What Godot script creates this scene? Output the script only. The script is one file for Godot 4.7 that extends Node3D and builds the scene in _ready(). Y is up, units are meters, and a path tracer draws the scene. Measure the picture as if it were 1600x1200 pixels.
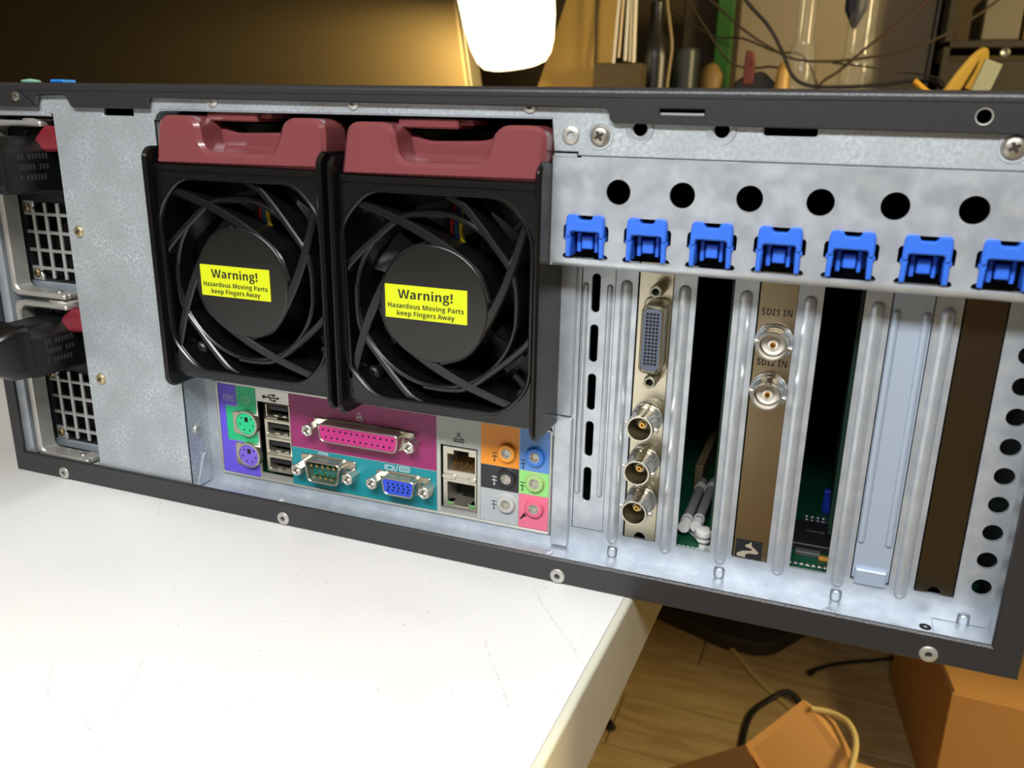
extends Node3D
# Server frame in millimetres: X right along the rear face, Y up, Z towards the viewer; z = 0 is the recessed slot plane.
const OFF := Vector3(0, 0.7525, 0)  # where that frame's origin stands in the room (table top at 0.74 m)
var org := Vector3.ZERO  # base of the thing being built, in millimetres
var mats := {}
var taken := {}

# ---------------------------------------------------------------- mesh helper
class MB:
	var v := PackedVector3Array()  # triangles, counter-clockwise seen from outside
	var xf := Transform3D.IDENTITY

	func tri(a: Vector3, b: Vector3, c: Vector3) -> void:
		v.append(xf * a)
		v.append(xf * b)
		v.append(xf * c)

	func quad(a: Vector3, b: Vector3, c: Vector3, d: Vector3) -> void:
		tri(a, b, c)
		tri(a, c, d)

	static func rect(x0: float, y0: float, x1: float, y1: float) -> PackedVector2Array:
		return PackedVector2Array([Vector2(x0, y0), Vector2(x1, y0), Vector2(x1, y1), Vector2(x0, y1)])

	static func rr(x0: float, y0: float, x1: float, y1: float, r: float, n := 4) -> PackedVector2Array:
		var p := PackedVector2Array()
		var cs := [Vector2(x1 - r, y0 + r), Vector2(x1 - r, y1 - r), Vector2(x0 + r, y1 - r), Vector2(x0 + r, y0 + r)]
		for k in 4:
			var c: Vector2 = cs[k]
			for i in n + 1:
				var a := -PI / 2 + k * PI / 2 + i * PI / 2 / n
				p.append(c + Vector2(cos(a), sin(a)) * r)
		return p

	static func circ(x: float, y: float, r: float, n := 24, ry := -1.0) -> PackedVector2Array:
		var p := PackedVector2Array()
		for i in n:
			p.append(Vector2(x + cos(TAU * i / n) * r, y + sin(TAU * i / n) * (ry if ry > 0 else r)))
		return p

	static func fillet(pts: Array, rad: float, n := 4) -> PackedVector2Array:
		var out := PackedVector2Array()
		var m := pts.size()
		for i in m:
			var b: Vector2 = pts[i]
			var u: Vector2 = pts[(i + m - 1) % m] - b
			var w: Vector2 = pts[(i + 1) % m] - b
			var t := minf(rad, minf(u.length(), w.length()) * 0.45)
			var p0 := b + u.normalized() * t
			var p1 := b + w.normalized() * t
			for k in n + 1:
				var s := float(k) / n
				out.append(p0.lerp(b, s).lerp(b.lerp(p1, s), s))
		return out

	static func area(p: PackedVector2Array) -> float:
		var s := 0.0
		for i in p.size():
			s += p[i].cross(p[(i + 1) % p.size()])
		return s / 2

	static func ccw(p: PackedVector2Array) -> PackedVector2Array:
		if area(p) < 0:
			p = p.duplicate()
			p.reverse()
		return p

	static func inset(p: PackedVector2Array, d: float) -> PackedVector2Array:
		var q := PackedVector2Array()
		var n := p.size()
		for i in n:
			var e0 := (p[i] - p[(i + n - 1) % n]).normalized()
			var e1 := (p[(i + 1) % n] - p[i]).normalized()
			var n0 := Vector2(-e0.y, e0.x)
			var n1 := Vector2(-e1.y, e1.x)
			var m := n0 + n1
			if m.length() < 0.2:
				m = n0
			m = m.normalized()
			q.append(p[i] + m * d / maxf(0.45, m.dot(n0)))
		return q

	static func keyhole(outer: PackedVector2Array, holes: Array) -> PackedVector2Array:
		var ring := Array(outer)
		var hs := holes.duplicate()
		hs.sort_custom(func(a, b): return Array(a).map(func(q): return q.x).max() > Array(b).map(func(q): return q.x).max())
		while hs.size():
			var h: PackedVector2Array = hs.pop_front()
			var mi := 0
			for i in h.size():
				if h[i].x > h[mi].x:
					mi = i
			var M := h[mi]
			var order := range(ring.size())
			order.sort_custom(func(a, b): return M.distance_squared_to(ring[a]) < M.distance_squared_to(ring[b]))
			var pick := -1
			for k in order:
				var P: Vector2 = ring[k]
				if P.x < M.x - 0.001:
					continue
				var ok := true
				for lst in [ring, Array(h)] + hs.map(func(q): return Array(q)):
					for i in lst.size():
						var a: Vector2 = lst[i]
						var b: Vector2 = lst[(i + 1) % lst.size()]
						if a.is_equal_approx(P) or b.is_equal_approx(P) or a.is_equal_approx(M) or b.is_equal_approx(M):
							continue
						if Geometry2D.segment_intersects_segment(P, M, a, b) != null:
							ok = false
							break
					if not ok:
						break
				if ok:
					pick = k
					break
			if pick < 0:
				pick = order[0]
			var nr := ring.slice(0, pick + 1)
			for i in h.size() + 1:
				nr.append(h[(mi + i) % h.size()])
			nr.append_array(ring.slice(pick))
			ring = nr
		return PackedVector2Array(ring)

	static func ears(p: PackedVector2Array) -> PackedInt32Array:
		var t := Geometry2D.triangulate_polygon(p)
		if t.size():
			return t
		var out := PackedInt32Array()
		var idx := Array(range(p.size()))
		var guard := 0
		while idx.size() > 3 and guard < 20000:
			var cut := false
			for i in idx.size():
				guard += 1
				var ia: int = idx[(i + idx.size() - 1) % idx.size()]
				var ib: int = idx[i]
				var ic: int = idx[(i + 1) % idx.size()]
				var a := p[ia]
				var b := p[ib]
				var c := p[ic]
				if (b - a).cross(c - b) <= 1e-9:
					continue
				var ok := true
				for k in idx:
					var q := p[k]
					if q.is_equal_approx(a) or q.is_equal_approx(b) or q.is_equal_approx(c):
						continue
					if (b - a).cross(q - a) >= -1e-9 and (c - b).cross(q - b) >= -1e-9 and (a - c).cross(q - c) >= -1e-9:
						ok = false
						break
				if ok:
					out.append_array([ia, ib, ic])
					idx.remove_at(i)
					cut = true
					break
			if not cut:
				break
		if idx.size() == 3:
			out.append_array(idx)
		return out

	# A plate: outline (and holes) in X/Y, from z0 (back) to z1 (front), front edges chamfered by c1, back edges by c0.
	func prism(outer: PackedVector2Array, z0: float, z1: float, c1 := 0.0, c0 := 0.0, holes := []) -> void:
		var rings := [ccw(outer)]
		for h in holes:
			var q := ccw(h).duplicate()
			q.reverse()
			rings.append(q)
		var fr := []
		var bk := []
		for r in rings:
			fr.append(inset(r, c1) if c1 > 0 else r)
			bk.append(inset(r, c0) if c0 > 0 else r)
		for side in 2:
			var rs: Array = bk if side == 0 else fr
			var z := z0 if side == 0 else z1
			var kp := keyhole(rs[0], rs.slice(1))
			var t := ears(kp)
			for i in range(0, t.size(), 3):
				var a := kp[t[i]]
				var b := kp[t[i + 1]]
				var c := kp[t[i + 2]]
				if ((b - a).cross(c - a) > 0) == (side == 1):
					tri(Vector3(a.x, a.y, z), Vector3(b.x, b.y, z), Vector3(c.x, c.y, z))
				else:
					tri(Vector3(a.x, a.y, z), Vector3(c.x, c.y, z), Vector3(b.x, b.y, z))
		for k in rings.size():
			var lv := [[bk[k], z0]]
			if c0 > 0:
				lv.append([rings[k], z0 + c0])
			if c1 > 0:
				lv.append([rings[k], z1 - c1])
			lv.append([fr[k], z1])
			for l in lv.size() - 1:
				var p: PackedVector2Array = lv[l][0]
				var q: PackedVector2Array = lv[l + 1][0]
				var zl: float = lv[l][1]
				var zh: float = lv[l + 1][1]
				for i in p.size():
					var j := (i + 1) % p.size()
					quad(Vector3(p[i].x, p[i].y, zl), Vector3(p[j].x, p[j].y, zl), Vector3(q[j].x, q[j].y, zh), Vector3(q[i].x, q[i].y, zh))

	func box(x0: float, y0: float, z0: float, x1: float, y1: float, z1: float, b := 0.0) -> void:
		if b <= 0:
			prism(rect(x0, y0, x1, y1), z0, z1)
		else:
			prism(rr(x0, y0, x1, y1, b, 2), z0, z1, b, b)

	# stacked outlines with the same number of points: [[polygon, z], ...]; closed at both ends
	func loft(lv: Array, cap0 := true, cap1 := true) -> void:
		for l in lv.size() - 1:
			var p: PackedVector2Array = lv[l][0]
			var q: PackedVector2Array = lv[l + 1][0]
			for i in p.size():
				var j := (i + 1) % p.size()
				quad(Vector3(p[i].x, p[i].y, lv[l][1]), Vector3(p[j].x, p[j].y, lv[l][1]), Vector3(q[j].x, q[j].y, lv[l + 1][1]), Vector3(q[i].x, q[i].y, lv[l + 1][1]))
		for e in 2:
			if [cap0, cap1][e]:
				var p: PackedVector2Array = lv[0][0] if e == 0 else lv[-1][0]
				var z: float = lv[0][1] if e == 0 else lv[-1][1]
				var t := ears(p)
				for i in range(0, t.size(), 3):
					var a := p[t[i]]
					var b := p[t[i + 1]]
					var c := p[t[i + 2]]
					if ((b - a).cross(c - a) > 0) == (e == 1):
						tri(Vector3(a.x, a.y, z), Vector3(b.x, b.y, z), Vector3(c.x, c.y, z))
					else:
						tri(Vector3(a.x, a.y, z), Vector3(c.x, c.y, z), Vector3(b.x, b.y, z))

	# turned shape round +Z: [[radius, z], ...] in the order that keeps the outside on the right
	func lathe(prof: Array, n := 24) -> void:
		for i in prof.size() - 1:
			for j in n:
				var a := TAU * j / n
				var b := TAU * (j + 1) / n
				var r0: float = prof[i][0]
				var r1: float = prof[i + 1][0]
				var A := Vector3(cos(a) * r0, sin(a) * r0, prof[i][1])
				var B := Vector3(cos(b) * r0, sin(b) * r0, prof[i][1])
				var C := Vector3(cos(b) * r1, sin(b) * r1, prof[i + 1][1])
				var D := Vector3(cos(a) * r1, sin(a) * r1, prof[i + 1][1])
				if r0 > 1e-6:
					tri(A, B, C)
				if r1 > 1e-6:
					tri(A, C, D)

	func tube(p: Array, r: float, n := 10, r1 := -1.0) -> void:
		var up := Vector3.UP
		var rings := []
		for i in p.size():
			var d: Vector3 = (p[mini(i + 1, p.size() - 1)] - p[maxi(i - 1, 0)]).normalized()
			if i == 0:
				up = d.cross(Vector3(0.3, 0.9, 0.2)).normalized()
			up = (up - d * up.dot(d)).normalized()
			var w := d.cross(up)
			var rad := r if r1 < 0 else lerpf(r, r1, float(i) / (p.size() - 1))
			var ring := []
			for j in n:
				ring.append(p[i] + (up * cos(TAU * j / n) + w * sin(TAU * j / n)) * rad)
			rings.append(ring)
		for i in rings.size() - 1:
			for j in n:
				var k := (j + 1) % n
				quad(rings[i][j], rings[i][k], rings[i + 1][k], rings[i + 1][j])
		for j in range(1, n - 1):
			tri(rings[0][0], rings[0][j + 1], rings[0][j])
			tri(rings[-1][0], rings[-1][j], rings[-1][j + 1])

	static func spline(c: Array, n := 6) -> Array:
		var out := []
		for i in c.size() - 1:
			var p0 = c[maxi(i - 1, 0)]
			var p3 = c[mini(i + 2, c.size() - 1)]
			for k in n:
				out.append(c[i].cubic_interpolate(c[i + 1], p0, p3, float(k) / n))
		out.append(c[-1])
		return out

	static func ribbon(c: Array, w0: float, w1 := -1.0) -> PackedVector2Array:
		var l := PackedVector2Array()
		var r := PackedVector2Array()
		for i in c.size():
			var d: Vector2 = (c[mini(i + 1, c.size() - 1)] - c[maxi(i - 1, 0)]).normalized()
			var w := (w0 if w1 < 0 else lerpf(w0, w1, float(i) / (c.size() - 1))) / 2
			l.append(c[i] + Vector2(-d.y, d.x) * w)
			r.append(c[i] - Vector2(-d.y, d.x) * w)
		l.reverse()
		r.append_array(l)
		return r

	func bead(x: float, y0: float, y1: float, w: float, h: float, z := 0.0) -> void:
		var lv := []
		for i in 6:
			var a := i * PI / 2 / 5.6
			var r := w / 2 * cos(a)
			lv.append([rr(x - r, y0 + w / 2 - r, x + r, y1 - w / 2 + r, r - 0.001, 6), z - 0.05 + h * sin(a)])
		loft(lv, false)

	func mesh(shift: Vector3) -> ArrayMesh:
		var n := v.size()
		var fl := xf.basis.determinant() < 0
		var fn := PackedVector3Array()
		var by := {}
		for i in range(0, n, 3):
			var nn := (v[i + 1] - v[i]).cross(v[i + 2] - v[i])
			fn.append(nn)
			for k in 3:
				var key := Vector3i((v[i + k] * 500.0).round())
				if by.has(key):
					by[key].append(i / 3)
				else:
					by[key] = [i / 3]
		var pos := PackedVector3Array()
		var nor := PackedVector3Array()
		var un := PackedVector3Array()
		for f in fn:
			un.append(f.normalized())
		for i in range(0, n, 3):
			if fn[i / 3].length_squared() < 1e-14:
				continue
			var u := un[i / 3]
			for k in [0, 2, 1]:
				var s := Vector3.ZERO
				for f in by[Vector3i((v[i + k] * 500.0).round())]:
					if un[f].dot(u) > 0.72:
						s += fn[f]
				pos.append(v[i + k] * 0.001 - shift)
				nor.append(s.normalized() if s.length_squared() > 0 else u)
		var arr := []
		arr.resize(Mesh.ARRAY_MAX)
		arr[Mesh.ARRAY_VERTEX] = pos
		arr[Mesh.ARRAY_NORMAL] = nor
		var m := ArrayMesh.new()
		m.add_surface_from_arrays(Mesh.PRIMITIVE_TRIANGLES, arr)
		return m

# ---------------------------------------------------------------- scene helpers
func numbered(called: String) -> String:
	var k: int = taken.get(called, 0)
	taken[called] = k + 1
	return called if k == 0 else "%s_%03d" % [called, k]

func tag(o: Node, label: String, category: String, group := "") -> void:
	o.set_meta("label", label)
	o.set_meta("category", category)
	if group:
		o.set_meta("group", group)

func thing(called: String, label: String, category: String, at: Vector3, group := "") -> Node3D:
	var o := Node3D.new()
	o.name = numbered(called)
	org = at
	o.position = OFF + at * 0.001
	tag(o, label, category, group)
	add_child(o)
	return o

func part(called: String, mb: MB, m: Material, parent: Node, label := "") -> MeshInstance3D:
	var o := MeshInstance3D.new()
	o.name = called
	o.mesh = mb.mesh(org * 0.001)
	o.material_override = m
	o.cast_shadow = GeometryInstance3D.SHADOW_CASTING_SETTING_ON
	if label:
		o.set_meta("label", label)
	parent.add_child(o, true)
	return o

func solo(called: String, mb: MB, m: Material, label: String, category: String, at: Vector3, group := "") -> MeshInstance3D:
	org = at
	var o := part(numbered(called), mb, m, self)
	o.position = OFF + at * 0.001
	tag(o, label, category, group)
	return o

func again(o: MeshInstance3D, by: Vector3) -> MeshInstance3D:  # one more of an alike part
	var c: MeshInstance3D = o.duplicate()
	c.position = o.position + by * 0.001
	o.get_parent().add_child(c, true)
	return c

func structure(called: String, mb: MB, m: Material, at: Vector3) -> MeshInstance3D:
	org = at
	var o := part(called, mb, m, self)
	o.position = OFF + at * 0.001
	o.set_meta("kind", "structure")
	return o

func writing(called: String, s: String, wide: float, high: float, m: Material, parent: Node, at: Vector3, bold := false, turn := Basis.IDENTITY) -> void:
	var t := TextMesh.new()
	var f := SystemFont.new()
	f.font_names = PackedStringArray(["Droid Sans"])
	f.font_weight = 700 if bold else 400
	t.font = f
	t.text = s
	t.font_size = 64
	t.pixel_size = 0.01
	t.depth = 0.00001
	t.curve_step = 2.0
	var box := t.get_aabb()
	var o := MeshInstance3D.new()
	o.name = called
	o.mesh = t
	o.material_override = m
	var k := Vector3(wide * 0.001 / box.size.x, high * 0.001 / box.size.y, 4.0)
	o.basis = turn * Basis.from_scale(k)
	o.position = (at - org) * 0.001 - o.basis * box.get_center()
	parent.add_child(o, true)

func tone(r: int, g: int, b: int, rough := 0.5, metal := 0.0, extra := {}) -> StandardMaterial3D:
	var key := "%d %d %d %s %s %s" % [r, g, b, rough, metal, extra]
	if not mats.has(key):
		var m := StandardMaterial3D.new()
		m.albedo_color = Color8(r, g, b)
		m.roughness = rough
		m.metallic = metal
		for k in extra:
			m.set(k, extra[k])
		mats[key] = m
	return mats[key]

func noise_map(kind: int, freq: float, cols: Array, offs: Array, sd: int, size := 512, oct := 4) -> NoiseTexture2D:
	var n := FastNoiseLite.new()
	n.noise_type = kind
	n.seed = sd
	n.frequency = freq
	n.fractal_octaves = oct
	var g := Gradient.new()
	g.offsets = PackedFloat32Array(offs)
	g.colors = PackedColorArray(cols)
	var t := NoiseTexture2D.new()
	t.width = size
	t.height = size
	t.seamless = true
	t.noise = n
	t.color_ramp = g
	return t

func grey(x: float) -> Color:
	return Color(x, x, x)

func triplanar(m: StandardMaterial3D, s: Vector3) -> void:
	m.uv1_triplanar = true
	m.uv1_world_triplanar = true
	m.uv1_scale = s

func V(x: float, y: float) -> Vector2:
	return Vector2(x, y)

# ---------------------------------------------------------------- materials
var galv: StandardMaterial3D
var galv_rough: StandardMaterial3D
var paint: StandardMaterial3D
var nickel: StandardMaterial3D
var warm: StandardMaterial3D
var black: StandardMaterial3D
var dark: StandardMaterial3D
var maroon: StandardMaterial3D
var blue: StandardMaterial3D
var silver: StandardMaterial3D
var gold: StandardMaterial3D
var ink: StandardMaterial3D
var pale: StandardMaterial3D
var hole: StandardMaterial3D
var board: StandardMaterial3D

func make_materials() -> void:
	galv = tone(255, 255, 255, 0.42, 0.55)
	galv.albedo_texture = noise_map(FastNoiseLite.TYPE_SIMPLEX, 0.02, [Color(0.72, 0.75, 0.785), Color(0.745, 0.775, 0.805), Color(0.775, 0.80, 0.825)], [0.25, 0.5, 0.8], 3, 512, 5)
	galv.roughness_texture = noise_map(FastNoiseLite.TYPE_SIMPLEX, 0.03, [grey(0.75), grey(1.0)], [0.3, 0.7], 8, 256, 4)
	triplanar(galv, Vector3(9, 9, 9))
	galv_rough = tone(254, 255, 255, 0.5, 0.5)
	galv_rough.albedo_texture = mottled()
	triplanar(galv_rough, Vector3(8, 8, 8))
	paint = tone(45, 45, 47, 0.36, 0.0)
	paint.normal_enabled = true
	paint.normal_texture = noise_map(FastNoiseLite.TYPE_SIMPLEX, 0.08, [grey(0), grey(1)], [0.0, 1.0], 4, 256, 3)
	(paint.normal_texture as NoiseTexture2D).as_normal_map = true
	(paint.normal_texture as NoiseTexture2D).bump_strength = 4.0
	paint.normal_scale = 0.16
	triplanar(paint, Vector3(60, 60, 60))
	nickel = tone(200, 197, 188, 0.3, 0.9)
	warm = tone(188, 176, 148, 0.27, 1.0)
	black = tone(15, 15, 16, 0.26, 0.0)
	dark = tone(12, 12, 13, 0.45, 0.0)
	maroon = tone(122, 64, 67, 0.22, 0.0, {"clearcoat_enabled": true, "clearcoat": 0.4, "clearcoat_roughness": 0.12})
	blue = tone(52, 110, 222, 0.38, 0.0)
	silver = tone(190, 189, 182, 0.4, 0.6)
	gold = tone(215, 165, 80, 0.25, 1.0)
	ink = tone(18, 18, 20, 0.6, 0.0)
	pale = tone(210, 215, 215, 0.6, 0.0)
	hole = tone(8, 8, 8, 0.9, 0.0)
	board = tone(14, 74, 50, 0.4, 0.0)

# blotchy zinc: broad cloudy patches with a fine grain
func mottled() -> ImageTexture:
	var im := Image.create(768, 768, false, Image.FORMAT_RGB8)
	var a := FastNoiseLite.new()
	a.seed = 3
	a.frequency = 0.006
	a.fractal_octaves = 3
	var b := FastNoiseLite.new()
	b.seed = 9
	b.frequency = 0.09
	b.fractal_octaves = 3
	var rng := RandomNumberGenerator.new()
	rng.seed = 5
	for i in 768:
		for j in 768:
			var k := a.get_noise_2d(i, j)
			var f := b.get_noise_2d(i, j)
			var v := 0.735 + 0.05 * k + (0.05 + 0.12 * clampf(k + 0.15, 0, 1)) * f + rng.randf_range(-0.03, 0.03)
			im.set_pixel(i, j, Color(v * 0.965, v, v * 1.025))
	return ImageTexture.create_from_image(im)

# ---------------------------------------------------------------- camera and light
func view_and_light() -> void:
	var cam := Camera3D.new()
	cam.name = "camera"
	cam.position = OFF + Vector3(67.94, 157.07, 291.73) * 0.001
	cam.rotation_order = EULER_ORDER_YXZ
	cam.rotation_degrees = Vector3(-17.617, 20.683, 1.046)
	cam.fov = 48.05
	cam.near = 0.01
	var lens := CameraAttributesPhysical.new()
	lens.frustum_focal_length = 12.0 / tan(deg_to_rad(48.05 / 2.0))
	lens.frustum_focus_distance = 0.36
	lens.frustum_near = 0.01
	lens.frustum_far = 50.0
	lens.exposure_aperture = 16.0
	cam.attributes = lens
	cam.fov = 48.05
	add_child(cam)
	cam.current = true
	var we := WorldEnvironment.new()
	we.name = "world"
	var e := Environment.new()
	e.background_mode = Environment.BG_COLOR
	e.background_color = Color(0.02, 0.02, 0.02)
	e.ambient_light_source = Environment.AMBIENT_SOURCE_DISABLED
	e.tonemap_mode = Environment.TONE_MAPPER_LINEAR
	e.tonemap_exposure = 1.0
	e.sdfgi_enabled = true
	e.ssao_enabled = true
	e.ssil_enabled = true
	we.environment = e
	add_child(we)
	# the ceiling fitting above and in front of the table
	var at := Vector3(60, 570, 540)
	var t := thing("work_light", "long white work light hanging above the front of the table", "light", at)
	var f := MB.new()
	f.prism(MB.rr(at.x - 340, at.z - 110, at.x + 340, at.z + 110, 10), -at.y - 60, -at.y - 8, 0, 0, [MB.rect(at.x - 320, at.z - 90, at.x + 320, at.z + 90)])
	f.prism(MB.rect(at.x - 322, at.z - 92, at.x + 322, at.z + 92), -at.y - 60, -at.y - 40)
	rotate_into(f)
	part("housing", f, tone(225, 225, 220), t)
	var d := MB.new()
	d.prism(MB.rect(at.x - 318, at.z - 88, at.x + 318, at.z + 88), -at.y - 20, -at.y - 14)
	rotate_into(d)
	part("diffuser", d, tone(240, 240, 240, 0.5, 0.0, {"emission_enabled": true, "emission": Color(1, 0.99, 0.97), "emission_energy_multiplier": 3.0}), t)
	for s in [-250, 250]:
		var c := MB.new()
		c.tube([Vector3(at.x + s, at.y + 60, at.z), Vector3(at.x + s, 1720, at.z)], 3, 8)
		part("hanger", c, tone(60, 60, 60), t)
	var a := AreaLight3D.new()
	a.name = "panel_light"
	a.area_size = Vector2(0.62, 0.17)
	a.light_color = Color(0.985, 0.99, 1.0)
	a.light_energy = 1.12
	a.area_range = 8.0
	a.area_attenuation = 2.0
	a.shadow_enabled = true
	a.position = Vector3(0, -0.01, 0)
	a.rotation_degrees = Vector3(-90, 0, 0)
	t.add_child(a)
	# unseen warm fill lamp at the right, added to brighten floor and background
	at = Vector3(860, -752.5, -430)
	t = thing("fill_lamp", "added fill lamp with a round warm globe, unseen at the right of the bench", "fill lamp", at)
	f = MB.new()
	f.lathe([[0, 0], [150, 0], [152, 6], [150, 16], [18, 26], [14, 40], [14, 990], [40, 1000], [40, 1020], [0, 1020]], 36)
	part("stand", lifted(f, at), tone(70, 68, 64, 0.4, 0.6), t)
	d = MB.new()
	d.lathe([[0, 1010], [60, 1022], [105, 1060], [120, 1120], [105, 1180], [60, 1218], [0, 1230]], 36)
	part("globe", lifted(d, at), tone(250, 240, 220, 0.5, 0.0, {"emission_enabled": true, "emission": Color(1, 0.86, 0.6), "emission_energy_multiplier": 2.0}), t)
	var o := OmniLight3D.new()
	o.name = "fill_light"
	o.light_color = Color(1.0, 0.9, 0.68)
	o.light_energy = 1.05
	o.light_size = 0.1
	o.omni_range = 9.0
	o.omni_attenuation = 2.0
	o.shadow_enabled = true
	o.position = Vector3(0, 1.12, 0)
	t.add_child(o)

# shapes drawn flat in X/Y with depth along Z, laid down: (x, y, z) becomes (x, -z, y)
func rotate_into(m: MB) -> void:
	for i in m.v.size():
		var p := m.v[i]
		m.v[i] = Vector3(p.x, -p.z, p.y)

# the same for profiles drawn in Z/Y and given depth along X: (x, y, z) becomes (z, y, -x)
func along_x(m: MB) -> void:
	for i in m.v.size():
		var p := m.v[i]
		m.v[i] = Vector3(p.z, p.y, -p.x)

# ---------------------------------------------------------------- room
func room() -> void:
	var fy := -752.5
	var wl := tone(150, 143, 128, 0.9)
	var x0 := -2300.0
	var x1 := 2100.0
	var z0 := -2300.0
	var z1 := 2500.0
	var top := 1720.0
	var w := MB.new()
	w.box(x0, fy - 60, z0, x1, fy - 12, z1)
	var fl := structure("floor", w, tone(70, 52, 32, 0.9), Vector3(0, fy, 0))
	var wood := []
	for k in 3:
		var m := tone(255, 255 - k, 255, 0.45, 0.0)
		m.albedo_texture = noise_map(FastNoiseLite.TYPE_SIMPLEX, 0.012, [[Color(0.66, 0.56, 0.38), Color(0.72, 0.61, 0.42), Color(0.69, 0.58, 0.40)][k], [Color(0.75, 0.65, 0.47), Color(0.79, 0.69, 0.5), Color(0.76, 0.66, 0.47)][k]], [0.25, 0.75], 20 + k, 512, 5)
		triplanar(m, Vector3(0.9, 3.0, 5.5))
		wood.append(m)
	var rng := RandomNumberGenerator.new()
	rng.seed = 11
	for r in 10:  # planks run along X
		var za := -1400.0 + r * 126.0
		var xa := -1000.0 + rng.randf_range(0, 500)
		for c in 3:
			var b := MB.new()
			var len := 780.0
			b.prism(MB.rect(xa + c * len + 1.0, za + 1.0, xa + (c + 1) * len - 1.0, za + 125.0), -fy, -fy + 12, 0, 0.8)
			rotate_into(b)
			org = Vector3(0, fy, 0)
			part("plank", b, wood[(r * 2 + c) % 3], fl)
	var rest := MB.new()
	rest.box(x0, fy - 12, z0, x1, fy - 1, -1405)
	rest.box(x0, fy - 12, -130, x1, fy - 1, z1)
	rest.box(x0, fy - 12, -1405, -1005, fy - 1, -130)
	org = Vector3(0, fy, 0)
	part("outer_boards", rest, wood[0], fl)
	for s in [["wall_back", x0, fy, z0 - 100, x1, top, z0], ["wall_front", x0, fy, z1, x1, top, z1 + 100], ["wall_left", x0 - 100, fy, z0, x0, top, z1], ["wall_right", x1, fy, z0, x1 + 100, top, z1], ["ceiling", x0, top, z0, x1, top + 100, z1]]:
		var m := MB.new()
		m.box(s[1], s[2], s[3], s[4], s[5], s[6])
		structure(s[0], m, tone(215, 213, 206, 0.9) if s[0] == "ceiling" else wl, Vector3((s[1] + s[4]) / 2, s[2], (s[3] + s[6]) / 2))

# ---------------------------------------------------------------- table
func table() -> void:
	var y1 := -12.5
	var tx := 8.7
	var z0 := -470.0
	var z1 := 520.0
	var t := thing("table", "white laminate table with pale edge band carrying the server", "table", Vector3(-600, -752.5, 0))
	var im := Image.create(1024, 1024, false, Image.FORMAT_RGB8)
	im.fill(Color(0.90, 0.90, 0.895))
	var n := FastNoiseLite.new()
	n.seed = 4
	n.frequency = 0.006
	var rng := RandomNumberGenerator.new()
	rng.seed = 7
	for i in 1024:
		for j in 1024:
			var q := n.get_noise_2d(i, j)
			if q > 0.12:
				var k := 0.90 - 0.02 * (q - 0.12) / 0.5
				im.set_pixel(i, j, Color(k, k, k * 0.995))
	for s in 26:  # scuffs: long thin broken scratches and specks
		var p := Vector2(rng.randf() * 1024, rng.randf() * 1024)
		var a := rng.randf_range(0.6, 1.1)
		for k in rng.randi_range(50, 260):
			p += Vector2(cos(a), sin(a))
			a += rng.randf_range(-0.04, 0.04)
			if rng.randf() < 0.7:
				var d := rng.randf_range(0.74, 0.87)
				im.set_pixel(posmod(int(p.x), 1024), posmod(int(p.y), 1024), Color(d, d * 0.99, d * 0.98))
	for s in 420:
		var d := rng.randf_range(0.5, 0.84)
		im.set_pixel(rng.randi() % 1024, rng.randi() % 1024, Color(d, d * 0.98, d * 0.96))
	var lam := tone(255, 255, 253, 0.35)
	lam.albedo_texture = ImageTexture.create_from_image(im)
	triplanar(lam, Vector3(2.2, 2.2, 2.2))
	var m := MB.new()
	m.prism(PackedVector2Array([V(-1200, z0), V(tx + 1.4 - 0.03 * z0, z0), V(tx + 1.4 - 0.03 * z1, z1), V(-1200, z1)]), -y1, -y1 + 30)
	rotate_into(m)
	part("tabletop", m, lam, t)
	var e := MB.new()
	var pr := PackedVector2Array()
	for k in 7:
		var a := k * PI / 2 / 6
		pr.append(V(tx + 2.7 + 1.8 * sin(a), y1 - 1.8 + 1.8 * cos(a)))
	pr.append(V(tx + 4.5, y1 - 36))
	pr.append(V(tx + 1.6, y1 - 36))
	pr.append(V(tx + 1.6, y1))
	e.prism(pr, z0, z1)
	for i in e.v.size():
		e.v[i].x -= 0.03 * e.v[i].z
	part("edge_band", e, tone(206, 205, 186, 0.45), t)
	var l := MB.new()
	l.box(-118, -752.5, 380, -98, y1 - 30, 420, 3)
	var lg := part("leg", l, tone(60, 60, 62, 0.4, 0.6), t)
	again(lg, Vector3(-10, 0, -760))
	again(lg, Vector3(-1040, 0, 0))
	again(lg, Vector3(-1040, 0, -760))

# ---------------------------------------------------------------- server shell
func screw_mesh(r: float, h: float) -> MB:
	var m := MB.new()
	m.lathe([[r, -0.5], [r, h * 0.3], [r * 0.86, h * 0.75], [r * 0.6, h], [0, h]], 22)
	return m

func cross_recess(r: float, h: float) -> MB:
	var m := MB.new()
	m.prism(PackedVector2Array([V(-0.16, -0.62), V(0.16, -0.62), V(0.2, -0.2), V(0.62, -0.16), V(0.62, 0.16), V(0.2, 0.2), V(0.16, 0.62), V(-0.16, 0.62), V(-0.2, 0.2), V(-0.62, 0.16), V(-0.62, -0.16), V(-0.2, -0.2)]), -0.2, 0.01)
	var x := Transform3D(Basis(Vector3(0, 0, 1), 0.5).scaled(Vector3(r * 0.8, r * 0.8, 1)), Vector3(0, 0, h))
	return turned(m, x)

func moved(m: MB, d: Vector3) -> MB:
	var q := MB.new()
	q.xf = m.xf
	for p in m.v:
		q.v.append(p + d)
	return q

func rivet_mesh(r: float) -> MB:
	var m := MB.new()
	m.lathe([[r, -0.3], [r, 0.25], [r * 0.9, 0.6], [r * 0.5, 0.8], [r * 0.4, 0.75], [r * 0.36, -0.2], [0, -0.3]], 22)
	return m

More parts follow.
